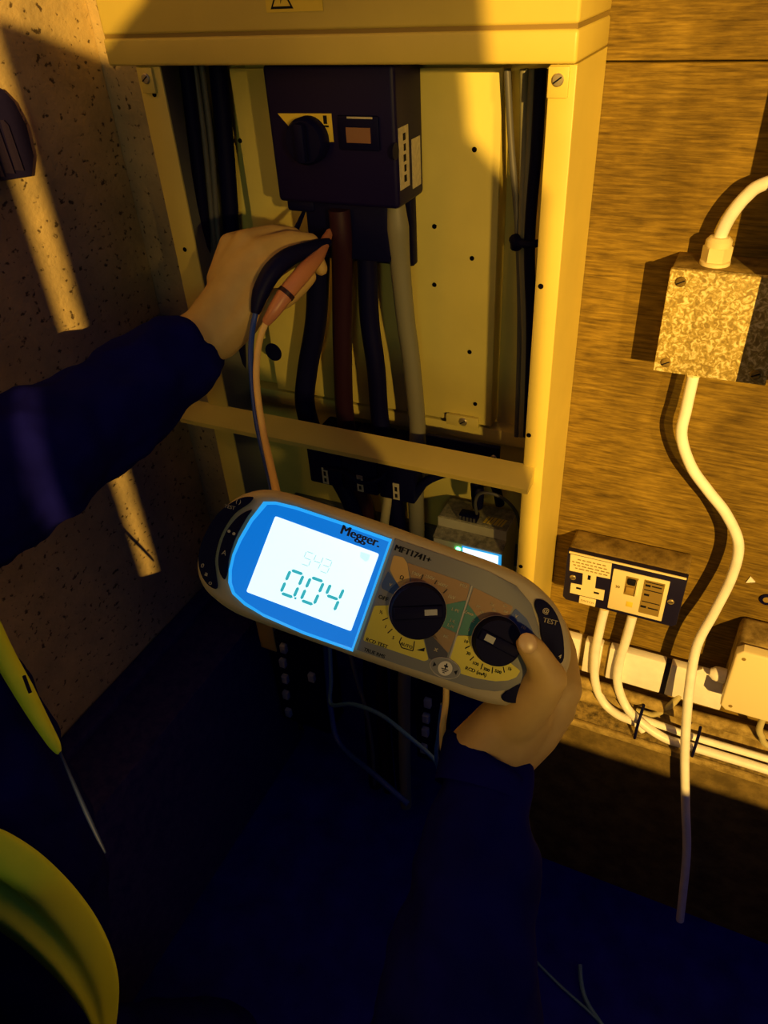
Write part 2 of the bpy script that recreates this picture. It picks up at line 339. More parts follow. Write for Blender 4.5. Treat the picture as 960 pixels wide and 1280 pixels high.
pt = obj('cable_plate', boxm(-0.33, -0.232, -0.075, -0.068, 0.868, 0.895, 0.001), M_black, cab)
screw(pt, (-0.2386,-0.075,0.8804), 0.004, M_steel)
knock = obj('knockout', lathem((-0.5725,-0.0362,0.9574), (0, -1, 0), [(0.013, 0), (0.013, 0.0008), (0.0, 0.0009)], 20), M_black, cab)

# ------------------------------------------------------------------ isolator switch
iso = thing('isolator_switch', 'dark plum isolator switch block with round knob and yellow label inside the cabinet', 'switch', (-0.41, -0.036, 1.10))
obj('housing', boxm(-0.487, -0.341, -0.105, -0.0365, 1.18, 1.312, 0.005, 3), M_plum, iso)
obj('back_plate', boxm(-0.470, -0.350, -0.052, -0.0365, 1.102, 1.182, 0.003), M_black, iso)
obj('terminal_shroud', boxm(-0.462, -0.358, -0.095, -0.050, 1.118, 1.182, 0.006), M_black, iso)
obj('terminal_lug', boxm(-0.482, -0.447, -0.098, -0.055, 1.168, 1.182, 0.004), M_black, iso)
KX, _ky, KZ = (-0.4383,-0.12,1.2445)
kn = obj('knob', lathem((KX, -0.105, KZ), (0, -1, 0), [(0.0225, 0), (0.0225, 0.012), (0.020, 0.016), (0.0, 0.017)], 32), M_black, iso)
obj('knob_grip', boxm(KX-0.006, KX+0.006, -0.130, -0.120, KZ-0.019, KZ+0.019, 0.004), M_black, kn)
ylab = obj('yellow_label', prismm([(-0.474, 1.268), (-0.411, 1.269), (-0.411, 1.243), (-0.424, 1.2425), (-0.462, 1.256)], 0.1050, 0.1056, FY), M_yellow, iso)
obj('label_print', boxm(-0.4205, -0.4165, -0.1060, -0.1055, 1.2595, 1.2672), M_ink, ylab)
obj('label_print', boxm(-0.4215, -0.4150, -0.1060, -0.1055, 1.2565, 1.2582), M_ink, ylab)
wf = obj('window_frame', boxm(-0.404, -0.358, -0.1085, -0.1045, 1.236, 1.268, 0.002), M_black, iso)
obj('window_pane', boxm(-0.394, -0.367, -0.1092, -0.1080, 1.2435, 1.2575), mat('brown_window', (0.24, 0.12, 0.07), 0.3), wf)
obj('highlight_strip', boxm(-0.392, -0.364, -0.1092, -0.1080, 1.2655, 1.2672), M_paper, wf)  # the thin pale strip paints a bright highlight line
s1 = obj('sticker', boxm(-0.3412, -0.3404, -0.100, -0.076, 1.198, 1.256), M_paper, iso)
for k in range(5): obj('sticker_print', boxm(-0.3405, -0.3401, -0.090 + 0.001*(k % 2), -0.084, 1.204 + k*0.0098, 1.2105 + k*0.0098), M_ink, s1)
obj('sticker', boxm(-0.3412, -0.3404, -0.068, -0.046, 1.192, 1.240), M_paper, iso)
obj('key_ring_mark', lathem((-0.3412, -0.112+0.004, 1.237), (1, 0, 0), [(0.008, 0), (0.008, 0.0006), (0.006, 0.0007)], 20), M_black, iso)

# ------------------------------------------------------------------ heavy supply cables and current transformers
def cable(name, pts, r, m, label, cat='cable', group=None, seg=12, n=7): return solo(name, tubem(pts, r, seg, n), m, label, cat, group)
cable('power_cable', [(-0.459,-0.075,1.1313), (-0.4625,-0.075,1.103), (-0.4763,-0.072,1.0304), (-0.5001,-0.07,0.9543), (-0.51,-0.07,0.8985), (-0.4915,-0.075,0.8408), (-0.4458,-0.08,0.7586), (-0.4272,-0.08,0.6264), (-0.45, -0.075, 0.30), (-0.46, -0.07, 0.05)], 0.0135, M_rubber, 'thick black power cable, leftmost of the four under the isolator', group='power cables')
cable('power_cable', [(-0.4143,-0.1,1.1747), (-0.4146,-0.1,1.1423), (-0.4231,-0.09,1.0976), (-0.4371,-0.08,1.0071), (-0.4488,-0.07,0.8913), (-0.4373,-0.07,0.7961), (-0.4192,-0.07,0.6531), (-0.43, -0.07, 0.32), (-0.43, -0.07, 0.05)], 0.0120, M_brown, 'thick dark brown power cable hanging below the isolator', group='power cables')
cable('power_cable', [(-0.3992,-0.07,1.1345), (-0.4002,-0.07,1.1071), (-0.4021,-0.07,1.0389), (-0.3977,-0.07,0.976), (-0.3971,-0.068,0.8941), (-0.3843,-0.07,0.8087), (-0.3787,-0.07,0.6656), (-0.40, -0.07, 0.32), (-0.40, -0.07, 0.05)], 0.0118, M_rubber, 'thick black power cable between the brown and grey ones', group='power cables')
cable('power_cable', [(-0.3542,-0.085,1.1827), (-0.3527,-0.085,1.1555), (-0.3539,-0.08,1.1147), (-0.352,-0.075,1.0471), (-0.3482,-0.07,0.9837), (-0.3445,-0.068,0.8863), (-0.3489,-0.07,0.7904), (-0.3526,-0.07,0.6736), (-0.375, -0.085, 0.42), (-0.385, -0.09, 0.05)], [0.0095, 0.0125, 0.0115, 0.0110, 0.0110, 0.0110, 0.0110, 0.0110, 0.0110, 0.0110], M_grey, 'thick grey power cable, rightmost of the four under the isolator', group='power cables')
for k, (x0, lab) in enumerate(((-0.497, 'dark current transformer block, nearest the left side of the cabinet'), (-0.443, 'dark current transformer block, middle one behind the cream crossbar'), (-0.389, 'dark current transformer block, nearest the lit energy meter'))):
    t = thing('current_transformer', lab, 'transformer', (x0+0.026, -0.06, 0.795), 'current transformers')
    obj('housing', boxm(x0, x0+0.052, -0.102, -0.030, 0.800, 0.868, 0.003), M_black, t)
    lx = x0 + 0.026
    lb = obj('label', boxm(lx-0.0045, lx+0.0045, -0.1030, -0.1018, 0.803, 0.829), M_paper, t)
    obj('label_print', boxm(lx-0.0018, lx+0.0018, -0.1034, -0.1028, 0.8065, 0.8125), M_ink, lb)
    obj('label_print', boxm(lx-0.0018, lx+0.0018, -0.1034, -0.1028, 0.8165, 0.8235), M_ink, lb)
cable('conduit_tail', [(-0.3979,-0.085,0.8309), (-0.3846,-0.09,0.8136), (-0.3836,-0.09,0.7883), (-0.3915,-0.09,0.7371), (-0.3998,-0.09,0.6435)], 0.0065, M_beige, 'short beige cable tail below the current transformers')
cable('wire_loop', [(-0.4731,-0.1,0.8269), (-0.433,-0.115,0.839), (-0.4072,-0.12,0.8315), (-0.3833,-0.115,0.8378), (-0.3746,-0.1,0.8456)], 0.0028, M_rubber, 'thin black wire looped under the current transformers')
cable('corrugated_cable', [(-0.3458,-0.09,0.8072), (-0.3219,-0.09,0.8363), (-0.2922,-0.08,0.8495), (-0.2574,-0.07,0.8463), (-0.2408,-0.06,0.8288), (-0.235,-0.05,0.7924)], 0.0062, M_rubber, 'black cable arching over to the lit energy meter')
cable('cable_gland', [(-0.2682,-0.05,0.8183), (-0.2651,-0.055,0.804), (-0.2646,-0.055,0.7828)], [0.009, 0.009, 0.007], M_rubber, 'stubby black gland above the lit energy meter', 'gland')
for k, (xa, xb) in enumerate(((243, 264), (251, 272))):
    cable('channel_cable', [(-0.6106,-0.05,1.3061), (-0.6159,-0.05,1.2237), (-0.628,-0.05,1.1205), (-0.6473,-0.05,0.9768), (-0.6643,-0.05,0.8461)] if k == 0 else [(-0.6045,-0.045,1.3055), (-0.6104,-0.045,1.2229), (-0.6243,-0.045,1.1193), (-0.6415,-0.045,0.9754), (-0.6579,-0.045,0.8446)], 0.0036, M_dgrey, ('thin dark cable in the left cabinet channel, nearer the concrete wall', 'thin dark cable in the left cabinet channel, nearer the isolator')[k], group='left channel cables')
cable('channel_cable', [(-0.6149,-0.06,1.3073), (-0.6242,-0.06,1.2079), (-0.6399,-0.06,1.0817), (-0.6617,-0.06,0.9177)], 0.008, M_rubber, 'thick black cable beside the left flange inside the cabinet')
cable('channel_cable', [(-0.5936,-0.03,1.3036), (-0.6033,-0.03,1.2023), (-0.6193,-0.03,1.0737), (-0.6425,-0.03,0.9065)], 0.0105, M_rubber, 'thickest black cable in the left channel, against the mounting plate')
cable('channel_cable', [(-0.6458,-0.035,1.3044), (-0.6537,-0.035,1.2014), (-0.6682,-0.035,1.0709), (-0.6886,-0.035,0.9015)], 0.0085, M_rubber, 'black cable at the very back of the left channel corner')
for k, (m_, r_) in enumerate(((M_dgrey, 0.0035), (M_grey, 0.0042), (M_grey, 0.0042), (M_rubber, 0.006))):
    P4 = ([(-0.2474,-0.05,1.3008), (-0.2404,-0.05,1.2355), (-0.2281,-0.05,1.1421), (-0.2205,-0.05,1.0344), (-0.2174,-0.05,0.9019)], [(-0.231,-0.05,1.3007), (-0.2273,-0.05,1.2359), (-0.2223,-0.055,1.1441), (-0.2149,-0.05,1.0351), (-0.2113,-0.05,0.9032)],
          [(-0.2226,-0.05,1.3007), (-0.2217,-0.05,1.2361), (-0.2189,-0.055,1.1443), (-0.2112,-0.05,1.0356), (-0.2083,-0.05,0.9038)], [(-0.2123,-0.06,1.302), (-0.2117,-0.06,1.2384), (-0.2132,-0.06,1.1463), (-0.2049,-0.06,1.0407), (-0.2007,-0.06,0.911)])[k]
    cable('channel_cable', P4, r_, m_, ('dark grey cable, left edge of the bundle in the right channel', 'grey cable in the right channel, left of the tied pair', 'grey cable in the right channel, right of the tied pair', 'black cable hard against the right flange of the cabinet')[k], group='right channel cables')
tie = thing('cable_tie', 'black cable tie round the bundle in the right channel', 'cable tie', (-0.2182,-0.06,1.1434))
obj('band', tubem([(-0.2293,-0.058,1.1444), (-0.2199,-0.066,1.1443), (-0.2108,-0.068,1.144), (-0.204,-0.062,1.1443)], 0.0042, 8, 5), M_rubber, tie)
obj('head', tubem([(-0.229,-0.062,1.1473), (-0.226,-0.066,1.1446), (-0.2263,-0.064,1.139)], 0.0062, 10, 5), M_rubber, tie)

# ------------------------------------------------------------------ lit energy meter on its rail
dm = thing('energy_meter', 'light grey rail-mounted energy meter with a glowing display in the lower cabinet', 'meter', (-0.268, -0.04, 0.60))
FX = (V((0, 0, 0)), V((0, 1, 0)), V((0, 0, 1)), V((1, 0, 0)))
obj('housing', prismm([(-0.019, 0.600), (-0.066, 0.600), (-0.066, 0.640), (-0.084, 0.648), (-0.084, 0.736), (-0.067, 0.743), (-0.067, 0.7605), (-0.019, 0.7605)], -0.318, -0.219, FX), M_din, dm)
obj('terminal_cover', boxm(-0.317, -0.220, -0.0655, -0.020, 0.7600, 0.7625, 0.0008), M_dintop, dm)
obj('terminal_step', prismm([(-0.0848, 0.7365), (-0.0675, 0.7437), (-0.0672, 0.7462), (-0.0858, 0.7390)], -0.3185, -0.2185, FX), M_dintop, dm)
bz = obj('display_bezel', boxm(-0.276, -0.2195, -0.0855, -0.0835, 0.681, 0.7345, 0.0008), M_dinblue, dm)
obj('display', boxm(-0.274, -0.2235, -0.0865, -0.0850, 0.684, 0.7325), M_dinscreen, bz)
obj('status_led', lathem((-0.2815, -0.0835, 0.7265), (0, -1, 0), [(0.0035, 0), (0.0032, 0.0022), (0, 0.003)], 16), M_led, dm)
cn = obj('plug', boxm(-0.288, -0.262, -0.066, -0.052, 0.7625, 0.7735, 0.002), M_black, dm)
for k in range(5): obj('plug_pin', boxm(-0.2868+k*0.005, -0.2838+k*0.005, -0.0672, -0.0655, 0.7645, 0.7705), M_dgrey, cn)
lines = [(-0.2555, 0.0035), (-0.2500, 0.0022), (-0.2462, 0.0040), (-0.2405, 0.0040), (-0.2352, 0.0026), (-0.2310, 0.0030)]
for x, w_ in lines: obj('terminal_print', prismm([(x, -0.060), (x+w_, -0.060), (x+w_+0.003, -0.044), (x+0.003, -0.044)], 0.7624, 0.7630), M_yellow, dm)
cable('meter_wire', [(-0.2639,-0.06,0.7756), (-0.2631,-0.07,0.8014), (-0.2551,-0.075,0.8211), (-0.2389,-0.075,0.8251), (-0.2219,-0.07,0.8158), (-0.2098,-0.06,0.7926), (-0.2056,-0.05,0.7597)], 0.0022, M_dgrey, 'thin dark wire bowed over the top of the lit energy meter')
rl = thing('mounting_rail', 'steel rail behind the lit energy meter', 'rail', (-0.3, -0.015, 0.66))
obj('rail', boxm(-0.59, -0.19, -0.018, -0.009, 0.662, 0.697, 0.001), M_dgrey, rl)

# ------------------------------------------------------------------ terminal strips in the pit under the cabinet
def pads(lab, x0, x1, z0, z1, pts):
    t = thing('terminal_strip', lab, 'terminal strip', ((x0+x1)/2, 0.0, z0))
    obj('backing', boxm(x0, x1, -0.056, 0.0055, z0, z1, 0.002), M_black, t)
    for p in pts: obj('terminal', boxm(p[0]-0.0065, p[0]+0.0065, -0.066, -0.056, p[2]-0.010, p[2]+0.010, 0.002), M_pad, t)
pads('dark upright terminal strip with pale pads under the left of the cabinet', -0.675+0.004, -0.562, 0.14, 0.385, ((-0.6328,-0.06,0.3653), (-0.6411,-0.06,0.3226), (-0.6429,-0.06,0.2766), (-0.6486,-0.06,0.227), (-0.6513,-0.06,0.1717), (-0.5802,-0.06,0.3083)))
pads('dark upright terminal strip with four pale pads near the right forearm', -0.372, -0.328, 0.17, 0.37, ((-0.3445,-0.06,0.3443), (-0.3485,-0.06,0.3011), (-0.3509,-0.06,0.2616), (-0.3553,-0.06,0.2101)))

# ------------------------------------------------------------------ mottled junction box, glands and cables
jb = thing('junction_box', 'mottled metal junction box screwed to the plywood', 'junction box', (-0.015, -0.03, 1.02))
obj('box_body', boxm(-0.0690, 0.0405, -0.052, -0.0002, 1.0205, 1.1285, 0.002), M_socketbox, jb)
lid = obj('lid', boxm(-0.0695, 0.0410, -0.0605, -0.052, 1.0195, 1.1295, 0.0012), M_hammer, jb)
for p in ((-0.0578, -0.0605, 1.1180), (-0.0580, -0.0605, 1.0310), (0.0295, -0.0605, 1.0310), (0.0300, -0.0605, 1.1180)): screw(lid, p, 0.0052, M_socketbox, slot=0.5)
gl = thing('cable_gland', 'cream hexagonal cable gland on top of the mottled junction box', 'gland', (-0.0315, -0.03, 1.1285))
obj('flange', lathem((-0.0315, -0.030, 1.1285), (0, 0, 1), [(0.0145, 0), (0.0145, 0.003), (0.012, 0.004)], 24), M_ivory, gl)
obj('hex_nut', lathem((-0.0315, -0.030, 1.1325), (0, 0, 1), [(0.0140, 0), (0.0140, 0.013), (0.012, 0.0145)], 6), M_ivory, gl)
obj('dome_nut', lathem((-0.0315, -0.030, 1.1465), (0, 0, 1), [(0.0125, 0), (0.0125, 0.005), (0.0095, 0.0085), (0.0075, 0.0088)], 24), M_ivory, gl)
cable('supply_cable', [(-0.0315, -0.030, 1.151), (-0.0305, -0.030, 1.160), (-0.0262,-0.03,1.1748), (-0.0165,-0.03,1.193), (-0.0015,-0.03,1.2058), (0.05, -0.03, 1.222), (0.112, -0.03, 1.225)], 0.0062, M_white, 'white cable curving up from the top gland to the right edge')
g2 = thing('cable_gland', 'small cream gland under the mottled junction box', 'gland', (-0.030, -0.035, 1.003))
obj('flange', lathem((-0.0295, -0.032, 1.0195), (0, 0, -1), [(0.0105, 0), (0.0105, 0.005), (0.0085, 0.008), (0.0085, 0.012)], 8), M_ivory, g2)
cable('supply_cable', [(-0.0295, -0.032, 1.012), (-0.0297,-0.036,0.9685), (-0.0285,-0.04,0.9347), (-0.0114,-0.042,0.8984), (0.0122,-0.042,0.8702), (0.038,-0.042,0.8419), (0.0592,-0.042,0.8032), (0.0621,-0.044,0.7547), (0.0537,-0.05,0.6956), (0.0441,-0.06,0.643), (0.0465,-0.075,0.5894), (0.0546,-0.085,0.5211), (0.0666,-0.09,0.443), (0.086,-0.095,0.3416), (0.1073,-0.1,0.2297), (0.1264,-0.12,0.0762)], 0.0064, M_white, 'long white cable hanging in an S-bend below the mottled junction box', n=8)

# ------------------------------------------------------------------ socket with RCD
so = thing('socket_outlet', 'black double socket box with built-in trip switch on the plywood', 'socket', (-0.063, -0.025, 0.655))
obj('back_box', boxm(-0.1385, 0.0135, -0.044, -0.0002, 0.6535, 0.7415, 0.004, 3), M_socketbox, so)
fp = obj('front_plate', prismm([(-0.1335, 0.6535), (0.0085, 0.6535), (0.0135, 0.6585), (0.0140, 0.7415), (-0.1385, 0.7415), (-0.1385, 0.6585)], 0.044, 0.0515, FY, 0.0012), M_socketplate, so)
obj('plate_top_edge', boxm(-0.1365, 0.0125, -0.0530, -0.0500, 0.7385, 0.7412, 0.0007), M_ivory, so)
lb = obj('socket_label', prismm([(-0.1342, 0.7370), (-0.0800, 0.7372), (-0.0792, 0.7105), (-0.1330, 0.7085)], 0.0515, 0.0523, FY), M_ivory, so)
for (zz, a, b_) in ((0.731, -0.124, -0.090), (0.7255, -0.131, -0.088), (0.7205, -0.129, -0.084), (0.7155, -0.126, -0.086)):
    x = a
    while x < b_:
        w_ = random.uniform(0.003, 0.008); obj('label_print', boxm(x, min(x+w_, b_+0.003), -0.0526, -0.0522, zz-0.0008, zz+0.0008), M_brownlabel, lb); x += w_ + 0.0018
sk = obj('socket_face', prismm([(-0.1149, 0.7105), (-0.0970, 0.7105), (-0.0965, 0.6880), (-0.0835, 0.6885), (-0.0834, 0.6700), (-0.0965, 0.6693), (-0.1288, 0.6690), (-0.1290, 0.6868), (-0.1140, 0.6878)], 0.0515, 0.0522, FY), M_ivory, so)
obj('pin_slot', boxm(-0.1078, -0.1040, -0.0527, -0.0521, 0.7005, 0.7082), M_ink, sk)
obj('pin_slot', boxm(-0.1212, -0.1148, -0.0527, -0.0521, 0.6795, 0.6825), M_ink, sk)
obj('pin_slot', boxm(-0.0972, -0.0902, -0.0527, -0.0521, 0.6790, 0.6820), M_ink, sk)
tb = obj('socket_tab', boxm(-0.1152, -0.0928, -0.0529, -0.0514, 0.6550, 0.6682, 0.0006), M_ivory, so)
lettering('SWITCH', 0.0048, M_brownlabel, tb, (-0.104, -0.0529, 0.6612), FY)
rcd = obj('trip_module', boxm(-0.0766, -0.0055, -0.0535, -0.0514, 0.6597, 0.7302, 0.001), M_ivory, so)
obj('trip_label', boxm(-0.0362, -0.0105, -0.0540, -0.0534, 0.6668, 0.7248), M_brownlabel, rcd)
for (x0, x1, z0, z1) in ((-0.034, -0.0275, 0.7145, 0.7180), (-0.026, -0.0135, 0.7155, 0.7175), (-0.0335, -0.0270, 0.6985, 0.7020), (-0.0350, -0.0278, 0.6770, 0.6805), (-0.0255, -0.0125, 0.6775, 0.6795)):
    obj('label_print', boxm(x0, x1, -0.0543, -0.0539, z0, z1), M_ink, rcd)
for zz in (0.7085, 0.6880, 0.7222): obj('label_print', boxm(-0.0345, -0.0120, -0.0543, -0.0539, zz-0.0007, zz+0.0007), M_ink, rcd)
obj('button_recess', boxm(-0.0590, -0.0432, -0.0540, -0.0530, 0.6920, 0.7235), M_brownlabel, rcd)
obj('trip_button', boxm(-0.0562, -0.0462, -0.0575, -0.0535, 0.7120, 0.7215, 0.0012), M_ink, rcd)
obj('reset_button', boxm(-0.0572, -0.0468, -0.0570, -0.0535, 0.6960, 0.7075, 0.0012), mat('brown_button', (0.40, 0.26, 0.06), 0.4), rcd)
obj('button_rail', boxm(-0.0446, -0.0430, -0.0560, -0.0535, 0.6930, 0.7220), M_ivory, rcd)
obj('indicator_window', boxm(-0.0535, -0.0450, -0.0540, -0.0534, 0.6715, 0.6805, 0.0004), M_yellow, rcd)
lettering('30', 0.0060, M_brownlabel, rcd, (-0.0680, -0.0535, 0.7015), FY, bold=0.03)
screw(so, (-0.1275, -0.0515, 0.6975), 0.0042, M_brass, slot=0.4); screw(so, (0.0005, -0.0515, 0.6965), 0.0042, M_brass, slot=0.2)
for k, (x, lab) in enumerate(((-0.0818, 'cream gland under the socket box, nearer the cabinet'), (-0.0435, 'cream gland under the socket box, nearer the long cable'))):
    g = thing('cable_gland', lab, 'gland', (x, -0.03, 0.640), 'glands under the socket')
    obj('flange', lathem((x, -0.030, 0.6535), (0, 0, -1), [(0.0125, 0), (0.0125, 0.004), (0.0105, 0.007), (0.0075, 0.016)], 20), M_ivory, g)
cable('flex_cable', [(-0.0818, -0.030, 0.640), (-0.084,-0.03,0.5961), (-0.0847,-0.03,0.5406), (-0.0781,-0.032,0.4852), (-0.0612,-0.036,0.4508), (-0.0368,-0.042,0.4389), (-0.0086,-0.046,0.4383), (0.004, -0.047, 0.4275)], 0.0066, M_white, 'white flex bending from the left gland of the socket box to the ledge')
cable('flex_cable', [(-0.0435, -0.030, 0.640), (-0.0455,-0.03,0.5946), (-0.0489,-0.03,0.5432), (-0.0461,-0.034,0.4996), (-0.0297,-0.04,0.4644), (-0.006,-0.05,0.45), (0.0342,-0.053,0.4321), (0.0796,-0.053,0.4309), (0.1818,-0.053,0.4313), (0.26, -0.053, 0.428), (0.7, -0.05, 0.428), (1.25, -0.05, 0.428)], 0.0066, M_white, 'white flex bending from the right gland of the socket box along the ledge')
cable('ledge_cable', [(-0.0046,-0.04,0.4445), (0.0307,-0.042,0.4435), (0.0766,-0.042,0.4402), (0.1789,-0.042,0.4416), (0.26, -0.042, 0.440), (0.7, -0.038, 0.436), (1.25, -0.036, 0.430)], 0.0055, M_white, 'white cable lying along the ledge behind the socket flex')
cable('ledge_cable', [(-0.0125,-0.03,0.4461), (0.0108,-0.03,0.4478), (0.0272,-0.03,0.4687), (0.0365,-0.025,0.4838), (0.0415,-0.02,0.4967)], 0.0048, M_beige, 'short beige cable curling up behind the tied flex')
for k, (p, lab) in enumerate((((-0.0044,-0.055,0.453), 'black tie round the white flex below the socket'), ((0.0778,-0.055,0.442), 'black tie round the ledge cables beside the long hanging cable'))):
    t = thing('cable_tie', lab, 'cable tie', p, 'ties on the ledge')
    obj('band', tubem([(p[0]-0.001, -0.062, 0.4215), (p[0]-0.001, -0.0645, p[2]), (p[0], -0.055, p[2]+0.016), (p[0]+0.001, -0.036, p[2]+0.017)], 0.0022, 8, 5), M_rubber, t)
tk = thing('mini_trunking', 'dusty cream trunking lengths along the foot of the plywood', 'trunking', (0.0, -0.01, 0.48))
obj('backing', boxm(-0.16, 1.25, -0.010, -0.0003, 0.486, 0.548), M_socketbox, tk)
for (x0, x1) in ((-0.150, -0.1095), (-0.1020, -0.0765), (-0.0660, 0.0130), (0.0205, 0.0975), (0.2200, 0.7), (0.705, 1.25)): obj('lid', boxm(x0, x1, -0.024, -0.0098, 0.491, 0.5555, 0.0015), M_white, tk)
obj('coupler', boxm(0.0130, 0.0205, -0.019, -0.0098, 0.487, 0.553), M_socketplate, tk)
obj('coupler', boxm(-0.0765, -0.0660, -0.017, -0.0098, 0.489, 0.553), M_socketbox, tk)
cable('conduit_pipe', [(-0.158, -0.026, 0.470), (-0.05, -0.026, 0.469), (0.05, -0.026, 0.466), (0.15, -0.026, 0.468), (0.3, -0.026, 0.468), (1.25, -0.026, 0.468)], 0.0095, M_pipe, 'dusty brown conduit running along the wall above the ledge')
cable('conduit_pipe', [(-0.155, -0.016, 0.4335), (0.05, -0.016, 0.4335), (1.25, -0.016, 0.4335)], 0.0130, M_pipe, 'thicker dusty conduit lying on the ledge against the wall')

# ------------------------------------------------------------------ pale enclosure at the right edge
en = thing('junction_enclosure', 'pale plastic enclosure with a screwed lid at the right edge', 'enclosure', (0.16, -0.035, 0.548))
obj('box_body', boxm(0.090, 0.215, -0.058, -0.0002, 0.549, 0.6600, 0.008, 3), M_pipe, en)
el = obj('lid', prismm([(0.0975, 0.5480), (0.208, 0.5480), (0.2155, 0.5555), (0.2155, 0.6540), (0.208, 0.6615), (0.0975, 0.6615), (0.0900, 0.6540), (0.0900, 0.5555)], 0.058, 0.0725, FY, 0.003, 3), M_ivory, en)
for p in ((0.1000, -0.0725, 0.6495), (0.1025, -0.0725, 0.5590), (0.205, -0.0725, 0.6495), (0.205, -0.0725, 0.5590)): obj('lid_screw', lathem(p, (0, -1, 0), [(0.0026, -0.0003), (0.0026, 0.0004)], 12), M_brownlabel, el)
g3 = thing('cable_gland', 'white domed gland on the left of the pale enclosure', 'gland', (0.078, -0.04, 0.57))
obj('dome', lathem((0.0897, -0.040, 0.5785), (-1, 0, 0), [(0.0105, 0), (0.0105, 0.010), (0.0095, 0.015), (0.006, 0.020)], 20), M_white, g3)
obj('strap', prismm([(0.045, 0.5550), (0.060, 0.5700), (0.075, 0.5700), (0.075, 0.5630)], 0.0255, 0.030, FY), M_white, g3)
cable('tail_cable', [(0.150, -0.045, 0.552), (0.1481,-0.05,0.5115), (0.1542,-0.05,0.4935), (0.1722,-0.045,0.4714), (0.26, -0.045, 0.462), (0.6, -0.048, 0.446)], 0.0045, M_beige, 'thin beige cable leaving the bottom of the pale enclosure')
solo('paint_chip', prismm([(0.0833, 0.7150), (0.0862, 0.7262), (0.0936, 0.7193)], 0.0002, 0.002, FY), M_white, 'small white triangular chip stuck on the plywood by the cable bend', 'chip')
ws = thing('wall_screw', 'dark ringed screw hole in the plywood at the right edge', 'screw', (0.1125, 0, 0.695))
obj('washer', lathem((0.1125, -0.0002, 0.695), (0, -1, 0), [(0.0085, 0), (0.0085, 0.0025), (0.0055, 0.003), (0.005, 0.001)], 20), M_black, ws)
obj('core', lathem((0.1125, -0.0002, 0.695), (0, -1, 0), [(0.0045, 0), (0.0045, 0.0022), (0.0, 0.0024)], 14), M_brownlabel, ws)

# ------------------------------------------------------------------ dark fitting on the concrete wall
vt = thing('wall_fitting', 'dark ribbed fitting high on the concrete wall at the left edge', 'fitting', (-0.80, -0.19, 1.205))
FW = (V((-0.8099, 0, 0)), V((0, 1, 0)), V((0, 0, 1)), V((1, 0, 0)))
obj('body', prismm([(-0.26, 1.215), (-0.158, 1.204), (-0.146, 1.224), (-0.143, 1.255), (-0.150, 1.282), (-0.162, 1.297), (-0.26, 1.315)], 0.0, 0.018, FW, 0.003), M_vent, vt)
for y in (-0.205, -0.190, -0.176): obj('rib', prismm([(y-0.004, 1.216), (y+0.003, 1.214), (y+0.001, 1.262), (y-0.003, 1.268)], 0.0175, 0.024, FW), M_ventrib, vt)

# ------------------------------------------------------------------ hand-held tester
MM = Matrix(((0.92339, 0.11427, 0.36646, 0), (0.20061, 0.67028, -0.71448, 0), (-0.32728, 0.73326, 0.59601, 0), (0, 0, 0, 1)))
mc = (-0.1781,-0.5079,1.0395)
MM.translation = V(mc)
mt = thing('electrical_tester', 'hand-held electrical tester with a glowing blue-framed screen reading 0.04', 'tester', mc, mat4=MM)
OUT = curve2([(-0.13198,-0.02503), (-0.13467,-0.01131), (-0.13347,0.00619), (-0.12599,0.02424), (-0.11415,0.03683), (-0.09724,0.04364), (-0.06569,0.04584), (-0.01928,0.04762), (0.0277,0.04784), (0.06576,0.04832), (0.08695,0.0467), (0.10726,0.03946), (0.12173,0.0289), (0.13211,0.01508), (0.13674,0.00089), (0.13548,-0.01486), (0.12907,-0.02781), (0.11783,-0.03724), (0.10351,-0.0431), (0.08579,-0.04609), (0.0505,-0.04613), (0.01541,-0.04669), (-0.03138,-0.04743), (-0.07241,-0.04782), (-0.09619,-0.04716), (-0.11451,-0.04213), (-0.1252,-0.03547)], 4)
def inset(pts, d):
    n = len(pts); out = []
    for i in range(n):
        a, b = V(pts[i-1]), V(pts[(i+1) % n]); t = (b-a).normalized(); nn = V((-t.y, t.x))
        out.append((pts[i][0]-nn.x*d, pts[i][1]-nn.y*d))
    ar = sum(pts[i][0]*pts[(i+1) % n][1]-pts[(i+1) % n][0]*pts[i][1] for i in range(n)); br_ = sum(out[i][0]*out[(i+1) % n][1]-out[(i+1) % n][0]*out[i][1] for i in range(n))
    if abs(br_) > abs(ar): return inset(pts, -d)
    return out
bm = B()
lay = [(0.007, -0.044), (0.002, -0.040), (0.0, -0.030), (0.0, -0.010), (0.0012, -0.0045), (0.0040, -0.0012), (0.0062, 0.0)]
rings = [[bm.verts.new((p[0], p[1], w)) for p in inset(OUT, d)] for d, w in lay]
nn_ = len(OUT)
for a, b in zip(rings, rings[1:]):
    for k in range(nn_): bm.faces.new((a[k], a[(k+1) % nn_], b[(k+1) % nn_], b[k]))
bm.faces.new(rings[0][::-1]); bm.faces.new(rings[-1])
obj('case', bm, M_case, mt, True, smooth=50)
def plate(name, pts, w0, w1, m, parent=mt, bev=0.0, smoothpts=0):
    return obj(name, prismm(curve2(pts, smoothpts) if smoothpts else pts, w0, w1, FL, bev), m, parent, True)
